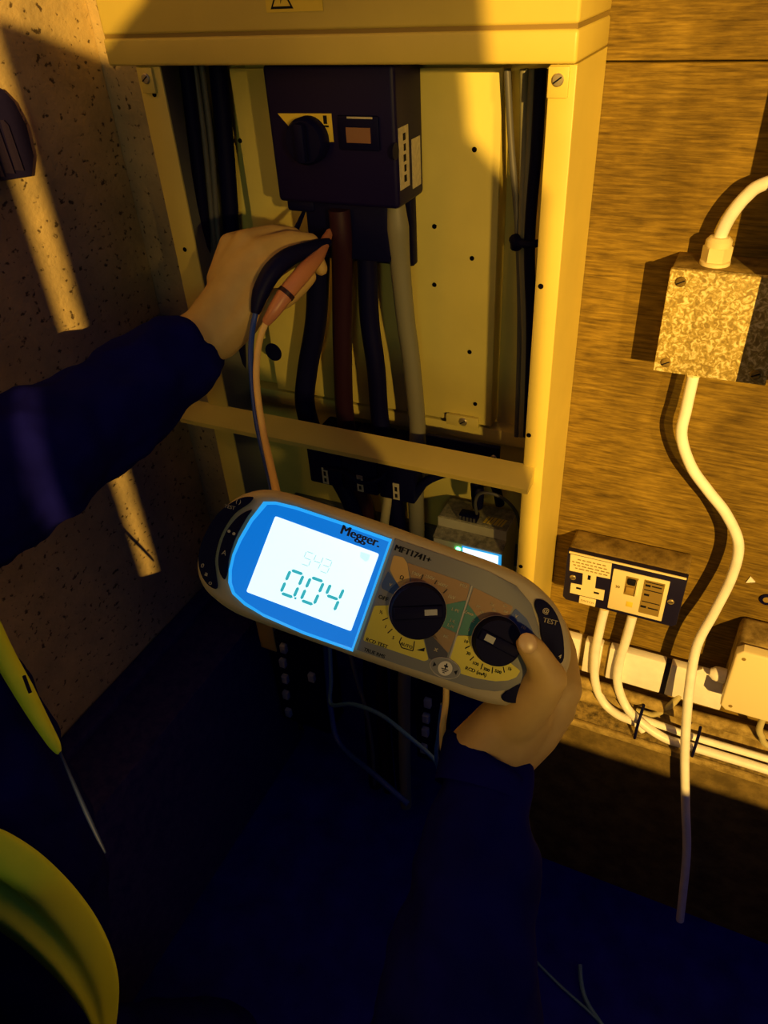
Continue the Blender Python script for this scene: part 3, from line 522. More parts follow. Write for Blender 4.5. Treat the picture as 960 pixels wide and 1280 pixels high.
# key crescents at the left end
k1 = plate('test_key', [(-0.11074,0.03397), (-0.1195,0.02898), (-0.12869,0.0156), (-0.13235,-0.00163), (-0.13135,-0.01715), (-0.1256,-0.02798), (-0.11756,-0.03384), (-0.11181,-0.03349), (-0.11628,-0.02454), (-0.12061,-0.01437), (-0.12199,0.00218), (-0.11847,0.01818), (-0.11129,0.02906)], 0.0, 0.0022, M_key, bev=0.0006, smoothpts=4)
k2 = plate('arrow_key', [(-0.10821,0.02549), (-0.1153,0.01758), (-0.11959,0.00365), (-0.11859,-0.01186), (-0.11426,-0.02204), (-0.10924,-0.02607), (-0.10907,-0.02013), (-0.11128,-0.01094), (-0.1119,0.00354), (-0.10974,0.01845)], 0.0, 0.0020, M_key, bev=0.0006, smoothpts=4)
lettering('TEST', 0.0034, M_txt, k1, (*(-0.12277,0.02189), 0.0022), FL, True, bold=0.02, rot=0.10)
lettering('0', 0.0044, M_txt, k1, (*(-0.12647,-0.02241), 0.0022), FL, True, bold=0.02)
lettering('a', 0.0046, M_txt, k1, (*(-0.12197,-0.02664), 0.0022), FL, True, bold=0.05)
lettering('o', 0.0046, M_txt, k1, (*(-0.11729,-0.03139), 0.0022), FL, True, bold=0.02)
lettering('( )', 0.0040, M_txt, k1, (*(-0.11841,0.02762), 0.0022), FL, True)
for p in ((-0.11757,0.00616), (-0.11389,0.00575)): obj('arrow_mark', lathem((*p, 0.0019), (0, 0, 1), [(0.0011, 0), (0.0011, 0.0004)], 10), M_txt, k2, True)
lettering('A', 0.0046, M_txt, k2, (*(-0.11553,-0.00898), 0.0020), FL, True)
# screen and its lit frame
bzl = plate('screen_frame', [(-0.10234,0.03353), (-0.09457,0.03639), (-0.08047,0.03804), (-0.04557,0.03912), (-0.01048,0.03968), (-0.00918,-0.0422), (-0.04498,-0.04243), (-0.07508,-0.04057), (-0.09019,-0.03789), (-0.10063,-0.03349), (-0.10589,-0.02719), (-0.10861,-0.01819), (-0.10997,-0.0081), (-0.10945,0.00326), (-0.10663,0.0196)], 0.0, 0.0030, M_bezeledge, bev=0.0008)
plate('screen_frame_field', [(-0.09899,0.03241), (-0.09329,0.03451), (-0.07971,0.03597), (-0.04481,0.03705), (-0.01198,0.03736), (-0.01065,-0.0398), (-0.04574,-0.04036), (-0.07584,-0.03849), (-0.08991,-0.03543), (-0.09894,-0.0317), (-0.1033,-0.02624), (-0.10635,-0.01795), (-0.10771,-0.00786), (-0.10699,0.00299), (-0.10431,0.0181)], 0.0029, 0.0034, M_bezel, bzl)
def rnd(pts, r=0.0009):
    """rounded corners for a small polygon"""
    out = []; n = len(pts)
    for i in range(n):
        p = V(pts[i]); a = V(pts[i-1]); b = V(pts[(i+1) % n])
        d1 = (a-p).normalized()*r; d2 = (b-p).normalized()*r
        for t in (0, 0.5, 1):
            q = (p+d1)*(1-t)**2 + p*2*t*(1-t) + (p+d2)*t*t; out.append((q.x, q.y))
    return out
lcd = plate('display', rnd([(-0.09114,0.02706), (-0.01534,0.0273), (-0.01517,-0.02911), (-0.09187,-0.02851)], 0.0012), 0.0033, 0.0038, M_lcd, mt)
lettering('Megger.', 0.0092, M_inkblue, bzl, (*(-0.03136,0.03406), 0.0034), FL, True, bold=0.045, xs=0.98)
# seven segment digits
SEG = {'0': 'abcdef', '4': 'fgbc', '5': 'afgcd', '3': 'abgcd'}
def digit(ch, c, w, h, t, m, lean=0.0):
    x0, x1, y0, y1 = -w/2, w/2, -h/2, h/2; g = t*0.28
    def hs(y): return [(x0+g, y), (x0+g+t/2, y+t/2), (x1-g-t/2, y+t/2), (x1-g, y), (x1-g-t/2, y-t/2), (x0+g+t/2, y-t/2)]
    def vs2(x, a, b): return [(x, a+g), (x+t/2, a+g+t/2), (x+t/2, b-g-t/2), (x, b-g), (x-t/2, b-g-t/2), (x-t/2, a+g+t/2)]
    S = {'a': hs(y1), 'd': hs(y0), 'g': hs(0), 'f': vs2(x0, 0, y1), 'b': vs2(x1, 0, y1), 'e': vs2(x0, y0, 0), 'c': vs2(x1, y0, 0)}
    for s in SEG[ch]: obj('segment', prismm([(c[0]+x+y*lean, c[1]+y) for x, y in S[s]], 0.0037, 0.0040, FL), m, lcd, True)
digit('0', (-0.06425,-0.01246), 0.0095, 0.0172, 0.0021, M_seg, 0.06); digit('0', (-0.04958,-0.01236), 0.0095, 0.0172, 0.0021, M_seg, 0.06); digit('4', (-0.0351,-0.01174), 0.0095, 0.0172, 0.0021, M_seg, 0.06)
obj('segment', boxm(-0.0007, 0.0007, -0.0007, 0.0007, 0.0037, 0.0040), M_seg, lcd, True).location = (*(-0.05874,-0.02102), 0)
digit('5', (-0.06031,0.00722), 0.0052, 0.0092, 0.0008, M_segfaint, 0.06); digit('4', (-0.05333,0.00744), 0.0052, 0.0092, 0.0008, M_segfaint, 0.06); digit('3', (-0.04668,0.00695), 0.0052, 0.0092, 0.0008, M_segfaint, 0.06)
plate('segment', rnd([(-0.02783,0.02447), (-0.02085,0.02469), (-0.02055,0.02068), (-0.02224,0.01888), (-0.02701,0.02065)], 0.0008), 0.0037, 0.0039, mat('lcd_icon', (0.3, 0.5, 0.5), 0.4, emit=(0.58, 0.88, 0.93), es=1.0), lcd)
# face plate, coloured sectors, dials
fpl = plate('face_plate', [(-0.0086,0.04096), (0.02998,0.04162), (0.05932,0.04183), (0.08089,0.03917), (0.09512,0.03088), (0.10512,0.01809), (0.11182,0.00467), (0.11809,-0.00597), (0.1153,-0.01758), (0.10548,-0.02767), (0.09206,-0.03437), (0.07679,-0.03763), (0.05934,-0.03817), (0.02463,-0.03977), (-0.00697,-0.04022)], 0.0, 0.0012, M_face, bev=0.0004)
DL = (0.02285,-0.00024); DR = (0.0809,-0.00083)
def sector(name, pts, m): return plate(name, rnd(pts, 0.0010), 0.0011, 0.0016, m, fpl)
sector('tan_field', [(-0.00563,0.0297), (0.00106,0.03069), (0.00508,0.02776), (0.01416,0.01109), (0.01083,0.00575), (-0.00479,0.01942)], M_st)
sector('brown_field', [(0.00489,0.02827), (0.05046,0.02915), (0.0521,0.01829), (0.03403,0.00664), (0.01756,0.00823)], M_sb)
sector('green_field', [(0.03144,0.00569), (0.05203,0.01767), (0.05318,-0.00544), (0.03506,-0.00416)], M_sg)
sector('small_brown_field', [(0.03384,-0.00402), (0.05337,-0.00595), (0.05286,-0.02055), (0.03405,-0.011)], M_sb)
sector('black_field', [(0.03094,-0.01215), (0.03806,-0.0107), (0.05296,-0.02081), (0.05308,-0.02753), (0.04176,-0.02876)], M_sk)
sector('yellow_field', [(-0.00606,-0.00752), (0.01033,-0.0009), (0.03081,-0.01337), (0.04169,-0.02937), (0.03922,-0.03146), (-0.00511,-0.03247), (-0.0056,-0.02795)], M_sy)
sector('blue_field', [(-0.00554,0.01826), (0.01006,0.00782), (0.00371,0.00431), (-0.00559,0.00559), (-0.00654,0.00818)], M_sbl)
sector('brown_field', [(0.05381,0.02803), (0.08377,0.02494), (0.08219,0.00847), (0.07079,0.00428), (0.05399,0.01634)], M_sb)
sector('green_field', [(0.05393,0.01572), (0.07343,0.00349), (0.06958,-0.00205), (0.05469,-0.00635)], M_sg)
sector('blue_field', [(0.08571,0.02448), (0.09544,0.02041), (0.10174,0.01449), (0.10449,0.01021), (0.09031,0.00558), (0.08246,0.01093)], M_sbl)
sector('yellow_field', [(0.05463,-0.00696), (0.07217,-0.00109), (0.08376,-0.0086), (0.10369,-0.0148), (0.10262,-0.01989), (0.0982,-0.02387), (0.08959,-0.02763), (0.07639,-0.03014), (0.06488,-0.03084), (0.05504,-0.02328)], M_sy)
plate('divider', [(0.05157,0.02868), (0.05264,0.02866), (0.05542,-0.02432), (0.05438,-0.02435)], 0.0011, 0.0018, M_facelite, fpl)
def dial(c, r, mk, rot):
    d = obj('dial', lathem((c[0], c[1], 0.0012), (0, 0, 1), [(r*1.03, 0), (r*1.03, 0.002), (r*0.985, 0.003), (r*0.97, 0.010), (r*0.93, 0.0115), (0, 0.0115)], 48), M_key, mt, True)
    obj('dial_ring', lathem((c[0], c[1], 0.0012), (0, 0, 1), [(r*1.045, 0), (r*1.045, 0.0012), (r*1.03, 0.0014), (r*1.02, 0.0)], 48), M_facelite, d, True)
    b = B(); u = V((math.cos(rot), math.sin(rot), 0)); v = V((-math.sin(rot), math.cos(rot), 0))
    prism(b, [(-r*0.86, -r*0.22), (r*0.86, -r*0.22), (r*0.86, r*0.22), (-r*0.86, r*0.22)], 0.0126, 0.0150, (V((c[0], c[1], 0)), u, v, V((0, 0, 1))), 0.0008)
    obj('dial_grip', b, M_key, d, True)
    b = B(); L_, H_ = mk
    prism(b, [(r*0.22, -H_), (r*0.22+L_, -H_), (r*0.22+L_, H_), (r*0.22, H_)], 0.0150, 0.0153, (V((c[0], c[1], 0)), u, v, V((0, 0, 1))))
    obj('dial_marker', b, M_mark, d, True)
dial(DL, 0.0192, (0.0085, 0.0020), 0.40); dial(DR, 0.0166, (0.0068, 0.0023), 3.02)
F2 = lambda s, p, sz, m, rot=0.0, bold=0.03, xs=1.0: lettering(s, sz*0.57, m, fpl, (p[0], p[1], 0.0016), FL, True, bold=bold, rot=rot, xs=xs)
lettering('MFT1741+', 0.0060, M_ink, fpl, (*(0.00652,0.03505), 0.0012), FL, True, bold=0.055)
lettering('OFF', 0.0040, M_ink, fpl, (*(-0.00217,-0.0005), 0.0012), FL, True, bold=0.03)
lettering('TRUE RMS', 0.0034, M_ink, fpl, (*(0.00519,-0.03809), 0.0012), FL, True, bold=0.03)
F2('RCD TEST', (0.00436,-0.03104), 0.0062, M_ink); F2('RCD (mA)', (0.07512,-0.02589), 0.0062, M_ink)
for s, p in (('½', (-0.00013,-0.01005)), ('1', (0.00615,-0.01833)), ('5', (0.01375,-0.02377))): F2(s, p, 0.0058, M_ink)
F2('AUTO', (0.02411,-0.02555), 0.0055, M_ink)
for s, p in (('10', (0.0615,-0.00885)), ('30', (0.06591,-0.01605)), ('100', (0.07296,-0.02081)), ('300', (0.08138,-0.02212)), ('500', (0.08937,-0.02065)), ('1k', (0.09622,-0.01607))): F2(s, p, 0.0056, M_ink, 0.0)
for s, p in (('100V', (0.01336,0.02286)), ('250V', (0.02293,0.02403)), ('500V', (0.03303,0.02215)), ('1kV', (0.04159,0.01648)), ('M\u03a9', (0.04669,0.02659))): F2(s, p, 0.0058, M_txt)
for s, p in (('L-PE', (0.04732,0.00888)), ('L-L', (0.04809,0.00122)), ('L-N', (0.04793,-0.00237)), ('RE', (0.0473,-0.01025)), ('Zmax', (0.0568,0.01031)), ('Z', (0.0613,0.00608)), ('I', (0.0608,-0.00057))): F2(s, p, 0.0052, M_txt)
for s, p in (('1P', (0.06098,0.01655)), ('3P', (0.06438,0.01369)), ('2x', (0.06973,0.02154)), ('4x', (0.0721,0.01829)), ('5x', (0.0784,0.02355)), ('6x', (0.08025,0.02012)), ('V', (0.08813,0.01948)), ('Hz', (0.09547,0.01395)), ('V', (-0.00065,0.00976))): F2(s, p, 0.0052, M_txt)
F2('Ω', (0.00489,0.01709), 0.0068, M_ink); F2('x', (0.04414,-0.02082), 0.0085, M_txt)
def tick(parent, a, b, t=0.00035, m=M_ink):
    a, b = V(a), V(b); d = (b-a).normalized(); n_ = V((-d.y, d.x))*t
    obj('scale_tick', prismm([tuple(a-n_), tuple(b-n_), tuple(b+n_), tuple(a+n_)], 0.0015, 0.0018), m, parent, True)
for a, b in (((0.00256,-0.01494), (0.00561,-0.01205)), ((0.00897,-0.02199), (0.01104,-0.018)), ((0.01858,-0.02493), (0.019,-0.02125)), ((0.02906,-0.02461), (0.02824,-0.02079)), ((0.01858,-0.02493), (0.02147,-0.02798)), ((0.02147,-0.02798), (0.02949,-0.02739)), ((0.02949,-0.02739), (0.02906,-0.02461)),
             ((0.01812,0.02431), (0.0177,0.02063)), ((0.02826,0.02393), (0.02766,0.02077)), ((0.03709,0.02071), (0.03545,0.01716)),
             ((0.0626,-0.01344), (0.06514,-0.01074)), ((0.06857,-0.02007), (0.0702,-0.01653)), ((0.07766,-0.0232), (0.07762,-0.01909)), ((0.08587,-0.02312), (0.08486,-0.01878)), ((0.09371,-0.01965), (0.09159,-0.0163))): tick(fpl, a, b)
plate('wedge_mark', [(0.03163,-0.02601), (0.0365,-0.02246), (0.03694,-0.02524)], 0.0015, 0.0018, M_ink, fpl)
eb = B(); ec = (0.0543,-0.03085)
prism(eb, [(ec[0]+0.0112*math.cos(a*math.pi/16), ec[1]+0.0070*math.sin(a*math.pi/16)) for a in range(32)], 0.0010, 0.0024, FL, 0.0005)
ek = obj('earth_key', eb, M_facelite, mt, True)
eb = B(); prism(eb, [(ec[0]+0.0104*math.cos(a*math.pi/16), ec[1]+0.0063*math.sin(a*math.pi/16)) for a in range(32)], 0.0023, 0.0027)
obj('earth_key_field', eb, M_face, ek, True)
obj('earth_disc', lathem((ec[0], ec[1], 0.0026), (0, 0, 1), [(0.0050, 0), (0.0050, 0.0005)], 28), mat('pale_disc', (0.62, 0.6, 0.45), 0.5), ek, True)
for (x0, x1, y0, y1) in ((-0.0004, 0.0004, -0.0005, 0.0036), (-0.0026, 0.0026, -0.0009, -0.0003), (-0.0017, 0.0017, -0.0021, -0.0015), (-0.0008, 0.0008, -0.0033, -0.0027), (-0.0014, 0.0014, 0.0010, 0.0022)):
    obj('earth_mark', boxm(ec[0]+x0, ec[0]+x1, ec[1]+y0, ec[1]+y1, 0.0030, 0.0033), M_ink, ek, True)
for sx in (-1, 1): obj('arrow_mark', prismm([(ec[0]+sx*0.0064, ec[1]), (ec[0]+sx*0.0086, ec[1]+0.0018), (ec[0]+sx*0.0086, ec[1]-0.0018)], 0.0026, 0.0030), M_ink, ek, True)
k3 = plate('test_key', [(0.0976,0.03532), (0.1051,0.03573), (0.11456,0.02921), (0.12295,0.01759), (0.12862,0.00379), (0.12684,-0.00098), (0.11929,0.00036), (0.11005,0.01108), (0.10411,0.02242), (0.09757,0.03061)], 0.0, 0.0022, M_key, bev=0.0006, smoothpts=4)
lettering('TEST', 0.0047, M_txt, k3, (*(0.11114,0.02412), 0.0022), FL, True, bold=0.01, rot=0.1)
lettering('@', 0.0048, M_txt, k3, (*(0.10571,0.03007), 0.0022), FL, True)
lettering('4', 0.0040, M_txt, k3, (*(0.12565,0.00387), 0.0022), FL, True)
plate('lower_key', [(0.09768,-0.03524), (0.10251,-0.02758), (0.10914,-0.02162), (0.11645,-0.02069), (0.11535,-0.03051), (0.10872,-0.03648), (0.10057,-0.0383)], 0.0, 0.0018, M_key, bev=0.0005, smoothpts=3)

# ------------------------------------------------------------------ test probes and leads
p1 = thing('test_probe', 'pink-brown test probe with cream lead held to the isolator', 'probe', (-0.4202,-0.2118,1.1231))
obj('handle', tubem([(-0.4252,-0.1063,1.152), (-0.4131,-0.1556,1.1442), (-0.4097,-0.1935,1.1386), (-0.416,-0.2211,1.1261), (-0.4232,-0.2361,1.1126), (-0.4313,-0.2431,1.1008)], [0.004, 0.0075, 0.0088, 0.0086, 0.0072, 0.0042], 14, 6), M_probe, p1)
obj('collar', tubem([(-0.4152,-0.22,1.127), (-0.417,-0.2232,1.1243)], [0.0092, 0.0092], 14, 3), M_brown, p1)
obj('lead', tubem([(-0.431,-0.2419,1.102), (-0.4319,-0.254,1.0915), (-0.4264,-0.2729,1.0789), (-0.4165,-0.2941,1.0641), (-0.4,-0.3192,1.049), (-0.3753,-0.3518,1.0367), (-0.3373,-0.3998,1.0397), (-0.2962,-0.4525,1.0519), (-0.2627,-0.4917,1.0431)], 0.0034, 10, 7), M_leadwhite, p1)
p2 = thing('test_probe', 'black test probe with blue lead curving under the gloveless fingers', 'probe', (-0.4364,-0.2114,1.142))
obj('handle', tubem([(-0.4168,-0.1267,1.1476), (-0.4188,-0.166,1.1519), (-0.4259,-0.1947,1.1522), (-0.4336,-0.2155,1.1437), (-0.4394,-0.232,1.1275), (-0.4418,-0.2437,1.1099)], [0.005, 0.008, 0.0095, 0.010, 0.009, 0.0045], 14, 6), M_black, p2)
obj('tip', tubem([(-0.4679,-0.0788,1.1692), (-0.4632,-0.1056,1.1594), (-0.458,-0.1305,1.1515)], [0.0016, 0.0028, 0.0036], 10, 4), M_black, p2)
obj('lead', tubem([(-0.4417,-0.2415,1.1125), (-0.4421,-0.2513,1.0976), (-0.4359,-0.2695,1.0803), (-0.4232,-0.2922,1.0621), (-0.4039,-0.3213,1.0406), (-0.3811,-0.35,1.0257), (-0.3422,-0.3975,1.0287), (-0.2966,-0.4568,1.047), (-0.2663,-0.4914,1.034)], 0.0030, 10, 7), M_leadblue, p2)
cable('test_lead', [(-0.1397,-0.4941,0.9528), (-0.1378,-0.5009,0.9384), (-0.1378,-0.508,0.9132), (-0.1372,-0.5051,0.8743), (-0.1277,-0.4946,0.7971), (-0.118,-0.4809,0.6734)], 0.0024, M_leadwhite, 'cream test lead hanging below the tester beside the cuff', 'lead')
cable('test_lead', [(-0.146,-0.4868,0.9185), (-0.1459,-0.4965,0.89), (-0.1477,-0.4966,0.8575), (-0.1428,-0.4844,0.7852), (-0.1349,-0.4615,0.6735)], 0.0018, M_leadblue, 'dark blue test lead next to the cream one below the tester', 'lead')
cable('pit_wire', [(-0.5029,-0.1,0.476), (-0.4974,-0.12,0.3999), (-0.4908,-0.14,0.3627), (-0.4363,-0.16,0.4109), (-0.3746,-0.18,0.4375), (-0.3182,-0.2,0.4369), (-0.2731,-0.2,0.3973), (-0.2537,-0.2,0.3397)], 0.0035, M_leadteal, 'pale blue wire arching across the dark pit under the tester', 'wire')
cable('pit_wire', [(-0.517,-0.09,0.48), (-0.5177,-0.1,0.3696), (-0.5071,-0.12,0.3103), (-0.4776,-0.15,0.2711), (-0.3813,-0.2,0.2985), (-0.3153,-0.22,0.2872)], 0.005, M_leadblue, 'blue cable dropping straight down into the pit', 'wire')
cable('pit_wire', [(-0.4734,-0.09,0.4586), (-0.4587,-0.1,0.3954), (-0.4464,-0.1,0.3161), (-0.4417,-0.1,0.2031), (-0.4454,-0.1,0.0999)], 0.0035, M_dgrey, 'dark grey wire slanting down through the pit', 'wire')
cable('floor_wire', [(-0.0808,-0.2451,0.004), (-0.0312,-0.2667,0.004), (0.0262,-0.2878,0.004), (0.0682,-0.3082,0.004)], 0.0026, M_leadteal, 'thin pale blue wire lying straight on the dark floor', 'wire')
cable('floor_wire', [(-0.0086,-0.2255,0.012), (0.0032,-0.2573,0.008), (0.0218,-0.2796,0.004), (0.0693,-0.3137,0.004)], 0.0036, M_leadteal, 'curved pale blue wire crossing the straight one on the floor', 'wire')
cable('sleeving_offcut', [(-0.1445,-0.2336,0.02), (-0.1493,-0.2543,0.02), (-0.1598,-0.2734,0.015), (-0.1675,-0.2842,0.01)], [0.002, 0.008, 0.008, 0.002], mat('green_sleeving', (0.08, 0.30, 0.16), 0.6), 'small green offcut of sleeving on the floor near the sleeve', 'offcut')

# ------------------------------------------------------------------ the worker
def capsule(bm, a, ra, b, rb, seg=14):
    a, b = V(a), V(b); d = (b-a); L_ = d.length
    if L_ < 1e-6: d = V((0, 0, 1))
    d.normalize(); path = []; rads = []
    for k in range(5):
        t = math.pi/2*(k/5 + 0.02); path.append(a - d*ra*math.cos(t)); rads.append(max(ra*math.sin(t), 1e-4))
    n = max(2, int(L_/max(min(ra, rb), 0.004)))
    for k in range(n+1): path.append(a.lerp(b, k/n)); rads.append(ra + (rb-ra)*k/n)
    for k in range(5):
        t = math.pi/2*(1 - (k+1)/5) + 0.03; path.append(b + d*rb*math.cos(t)); rads.append(max(rb*math.sin(t), 1e-4))
    sweep(bm, path, rads, seg)
def fuse(caps, voxel, smooth_it, fac=0.5):
    bm = B()
    for a, ra, b, rb in caps: capsule(bm, a, ra, b, rb)
    bmesh.ops.recalc_face_normals(bm, faces=bm.faces[:])
    me = bpy.data.meshes.new('tmp'); bm.to_mesh(me); bm.free(); o = link(bpy.data.objects.new('tmp', me))
    r = o.modifiers.new('r', 'REMESH'); r.mode = 'VOXEL'; r.voxel_size = voxel; r.adaptivity = 0.0
    s = o.modifiers.new('s', 'SMOOTH'); s.iterations = smooth_it; s.factor = fac
    bpy.context.view_layer.update()
    m2 = bpy.data.meshes.new_from_object(o.evaluated_get(bpy.context.evaluated_depsgraph_get()))
    bpy.data.objects.remove(o); bpy.data.meshes.remove(me)
    bm = B(); bm.from_mesh(m2); bpy.data.meshes.remove(m2); return bm
def chain(pts):
    return [(pts[i][0], pts[i][1], pts[i+1][0], pts[i+1][1]) for i in range(len(pts)-1)]
def wrinkle(bm, amp, sc, stretch=(1, 1, 1)):
    bm.normal_update()
    for v in bm.verts:
        p = V((v.co.x*sc*stretch[0], v.co.y*sc*stretch[1], v.co.z*sc*stretch[2]))
        v.co += v.normal*amp*(noise.noise(p) + 0.5*noise.noise(p*2.1) - 0.15)
SL = (-0.60, -0.673, 1.06); SR = (-0.42, -0.95, 0.89)
EL = (-0.5966,-0.488,1.0263); ER = (-0.0582,-0.705,0.7539)
WL = (-0.5044,-0.2511,1.0858); WR = (-0.0992,-0.5209,0.9109)
caps = []
caps += chain([(SL, 0.05), (EL, 0.042), (WL, 0.026)]) + chain([(SR, 0.05), (ER, 0.042), (WR, 0.024)])
caps += chain([(SL, 0.06), ((-0.52, -0.80, 1.02), 0.07), (SR, 0.06)]) + chain([((-0.52, -0.80, 0.95), 0.11), ((-0.54, -0.86, 0.74), 0.105), ((-0.56, -0.94, 0.55), 0.105)])
caps += chain([((-0.52, -0.80, 1.02), 0.055), ((-0.52, -0.775, 1.14), 0.052), ((-0.515, -0.755, 1.20), 0.080), ((-0.52, -0.775, 1.25), 0.086)])
caps += [((-0.465, -0.685, 1.195), 0.012, (-0.475, -0.702, 1.22), 0.008), ((-0.50, -0.72, 1.155), 0.045, (-0.49, -0.71, 1.15), 0.04), ((-0.595, -0.71, 1.20), 0.012, (-0.60, -0.715, 1.22), 0.014), ((-0.46, -0.835, 1.20), 0.012, (-0.458, -0.84, 1.22), 0.014)]
for h, k, f_ in (((-0.60, -0.89, 0.52), (-0.47, -0.60, 0.10), (-0.62, -0.97, 0.06)), ((-0.46, -0.98, 0.52), (-0.24, -0.74, 0.10), (-0.40, -1.10, 0.06))):
    caps += chain([(h, 0.08), (k, 0.055), (f_, 0.036)])
# right hand on the tester: thumb over the front, four fingers round the back
caps += chain([(WR, 0.024), ((-0.0872,-0.503,0.93), 0.024), ((-0.0796,-0.4927,0.9445), 0.022)]) + chain([((-0.108,-0.5212,0.921), 0.021), ((-0.0934,-0.5061,0.9418), 0.020), ((-0.079,-0.4972,0.9572), 0.019)])
caps += chain([((-0.0866,-0.5135,0.907), 0.018), ((-0.0715,-0.489,0.9237), 0.019), ((-0.0627,-0.4713,0.9361), 0.017)])
caps += chain([((-0.083,-0.5028,0.9529), 0.019), ((-0.0713,-0.498,0.9765), 0.0165), ((-0.0654,-0.4947,0.9921), 0.0140), ((-0.0706,-0.4959,1.0072), 0.0104), ((-0.0761,-0.4961,1.0162), 0.0095), ((-0.0802,-0.496,1.0205), 0.0085)])
caps += chain([((-0.0724,-0.4876,0.931), 0.017), ((-0.0591,-0.4639,0.9495), 0.0150), ((-0.0666,-0.4345,0.9576), 0.0105), ((-0.0777,-0.4191,0.9676), 0.0092), ((-0.0917,-0.4215,0.9768), 0.0082), ((-0.1014,-0.426,0.9808), 0.0074)])
caps += chain([((-0.0748,-0.4858,0.9229), 0.016), ((-0.0622,-0.4577,0.932), 0.0140), ((-0.0759,-0.4286,0.9452), 0.0104), ((-0.0927,-0.4268,0.9576), 0.0092), ((-0.1048,-0.4358,0.9678), 0.0080)])
caps += chain([((-0.0799,-0.486,0.9157), 0.016), ((-0.0693,-0.4595,0.9175), 0.0130), ((-0.0867,-0.4374,0.9312), 0.0098), ((-0.1043,-0.4419,0.9433), 0.0088), ((-0.1149,-0.4511,0.9538), 0.0078)])
caps += chain([((-0.0854,-0.4878,0.9102), 0.015), ((-0.0787,-0.4645,0.9072), 0.0115), ((-0.0979,-0.4504,0.9192), 0.0086), ((-0.1125,-0.4558,0.93), 0.0078), ((-0.1207,-0.4638,0.9406), 0.0070)])
# left hand reaching into the cabinet, back of the hand to the room
caps += chain([(WL, 0.026), ((-0.4897,-0.2335,1.1063), 0.026), ((-0.477,-0.2127,1.1284), 0.025)]) + chain([((-0.4879,-0.2495,1.0776), 0.021), ((-0.4707,-0.2318,1.0965), 0.022), ((-0.4587,-0.2174,1.115), 0.020)])
caps += chain([((-0.477,-0.2127,1.1284), 0.024), ((-0.4496,-0.1983,1.1405), 0.0145), ((-0.4286,-0.1717,1.1479), 0.0100), ((-0.4186,-0.1537,1.1397), 0.0090), ((-0.4137,-0.1527,1.1279), 0.0078)])
caps += chain([((-0.4798,-0.2101,1.1332), 0.024), ((-0.4615,-0.1924,1.1549), 0.0145), ((-0.4421,-0.1624,1.1588), 0.0102), ((-0.43,-0.1411,1.1517), 0.0092), ((-0.4234,-0.136,1.1405), 0.0080)])
caps += chain([((-0.487,-0.2113,1.1329), 0.022), ((-0.4797,-0.1899,1.1608), 0.0140), ((-0.4666,-0.157,1.162), 0.0098), ((-0.454,-0.1365,1.1553), 0.0088), ((-0.4454,-0.1293,1.1452), 0.0078)])
caps += chain([((-0.4947,-0.2133,1.1285), 0.020), ((-0.4979,-0.1905,1.1579), 0.0125), ((-0.4892,-0.1573,1.1587), 0.0086), ((-0.4784,-0.1406,1.152), 0.0078), ((-0.4706,-0.1354,1.1433), 0.0070)])
caps += chain([((-0.4702,-0.2283,1.1005), 0.019), ((-0.4483,-0.2169,1.1091), 0.0150), ((-0.4279,-0.2074,1.1147), 0.0112), ((-0.4163,-0.1955,1.1235), 0.0098), ((-0.411,-0.1832,1.1299), 0.0084)])
body_bm = fuse(caps, 0.0026, 5, 0.5)
person = thing('person', 'person in a dark jacket and hi-vis vest, reaching into the cabinet and holding the tester', 'person', (-0.5, -0.9, 0.0))
body = obj('body', body_bm, M_skin, person, smooth=180)
nb = B(); bmesh.ops.create_uvsphere(nb, u_segments=16, v_segments=10, radius=1.0)
fwd = V((-0.36646, 0.71448, -0.59601)); rt = V((0.90605, 0.41972, -0.05395)); upv = V((-0.21161, 0.55979, 0.80116))
na = (rt*-0.45 + upv*0.9).normalized(); nbv = (rt*0.9 + upv*0.45).normalized(); nw = (-fwd).normalized()
nc = V((-0.0793,-0.5016,1.0279))
for v in nb.verts: c = v.co.copy(); v.co = nc + na*c.x*0.0072 + nbv*c.y*0.0062 + nw*c.z*0.0016
obj('thumb_nail', nb, M_nail, person, smooth=180)
hb = fuse([((-0.53, -0.795, 1.23), 0.088, (-0.53, -0.795, 1.275), 0.078)], 0.006, 4); obj('hair', hb, M_hair, person, smooth=180)
# jacket
jc = chain([(SL, 0.088), ((-0.6029,-0.5896,1.0426), 0.082), (EL, 0.076), ((-0.5764,-0.448,1.0283), 0.068), ((-0.5596,-0.3989,1.0349), 0.058), ((-0.539,-0.3339,1.0498), 0.053), ((-0.5189,-0.2811,1.0671), 0.046)])
jc += chain([(SR, 0.085), (ER, 0.066), ((-0.077,-0.6323,0.8275), 0.055), ((-0.0884,-0.5658,0.8756), 0.043), ((-0.0945,-0.5271,0.909), 0.033)])
jc += chain([(SL, 0.08), ((-0.52, -0.80, 1.02), 0.085), (SR, 0.08)]) + chain([((-0.52, -0.80, 0.95), 0.125), ((-0.54, -0.86, 0.74), 0.125), ((-0.56, -0.94, 0.56), 0.125)])
jc += chain([((-0.6178,-0.6166,0.9523), 0.065), ((-0.5533,-0.6273,0.9334), 0.065), ((-0.4876,-0.6606,0.853), 0.065), ((-0.4481,-0.686,0.7647), 0.060), ((-0.4294,-0.7311,0.6824), 0.060), ((-0.435,-0.7838,0.6227), 0.060)])
jbm = fuse(jc, 0.0055, 5); wrinkle(jbm, 0.007, 26)
obj('jacket', jbm, M_jacket, person, smooth=180)
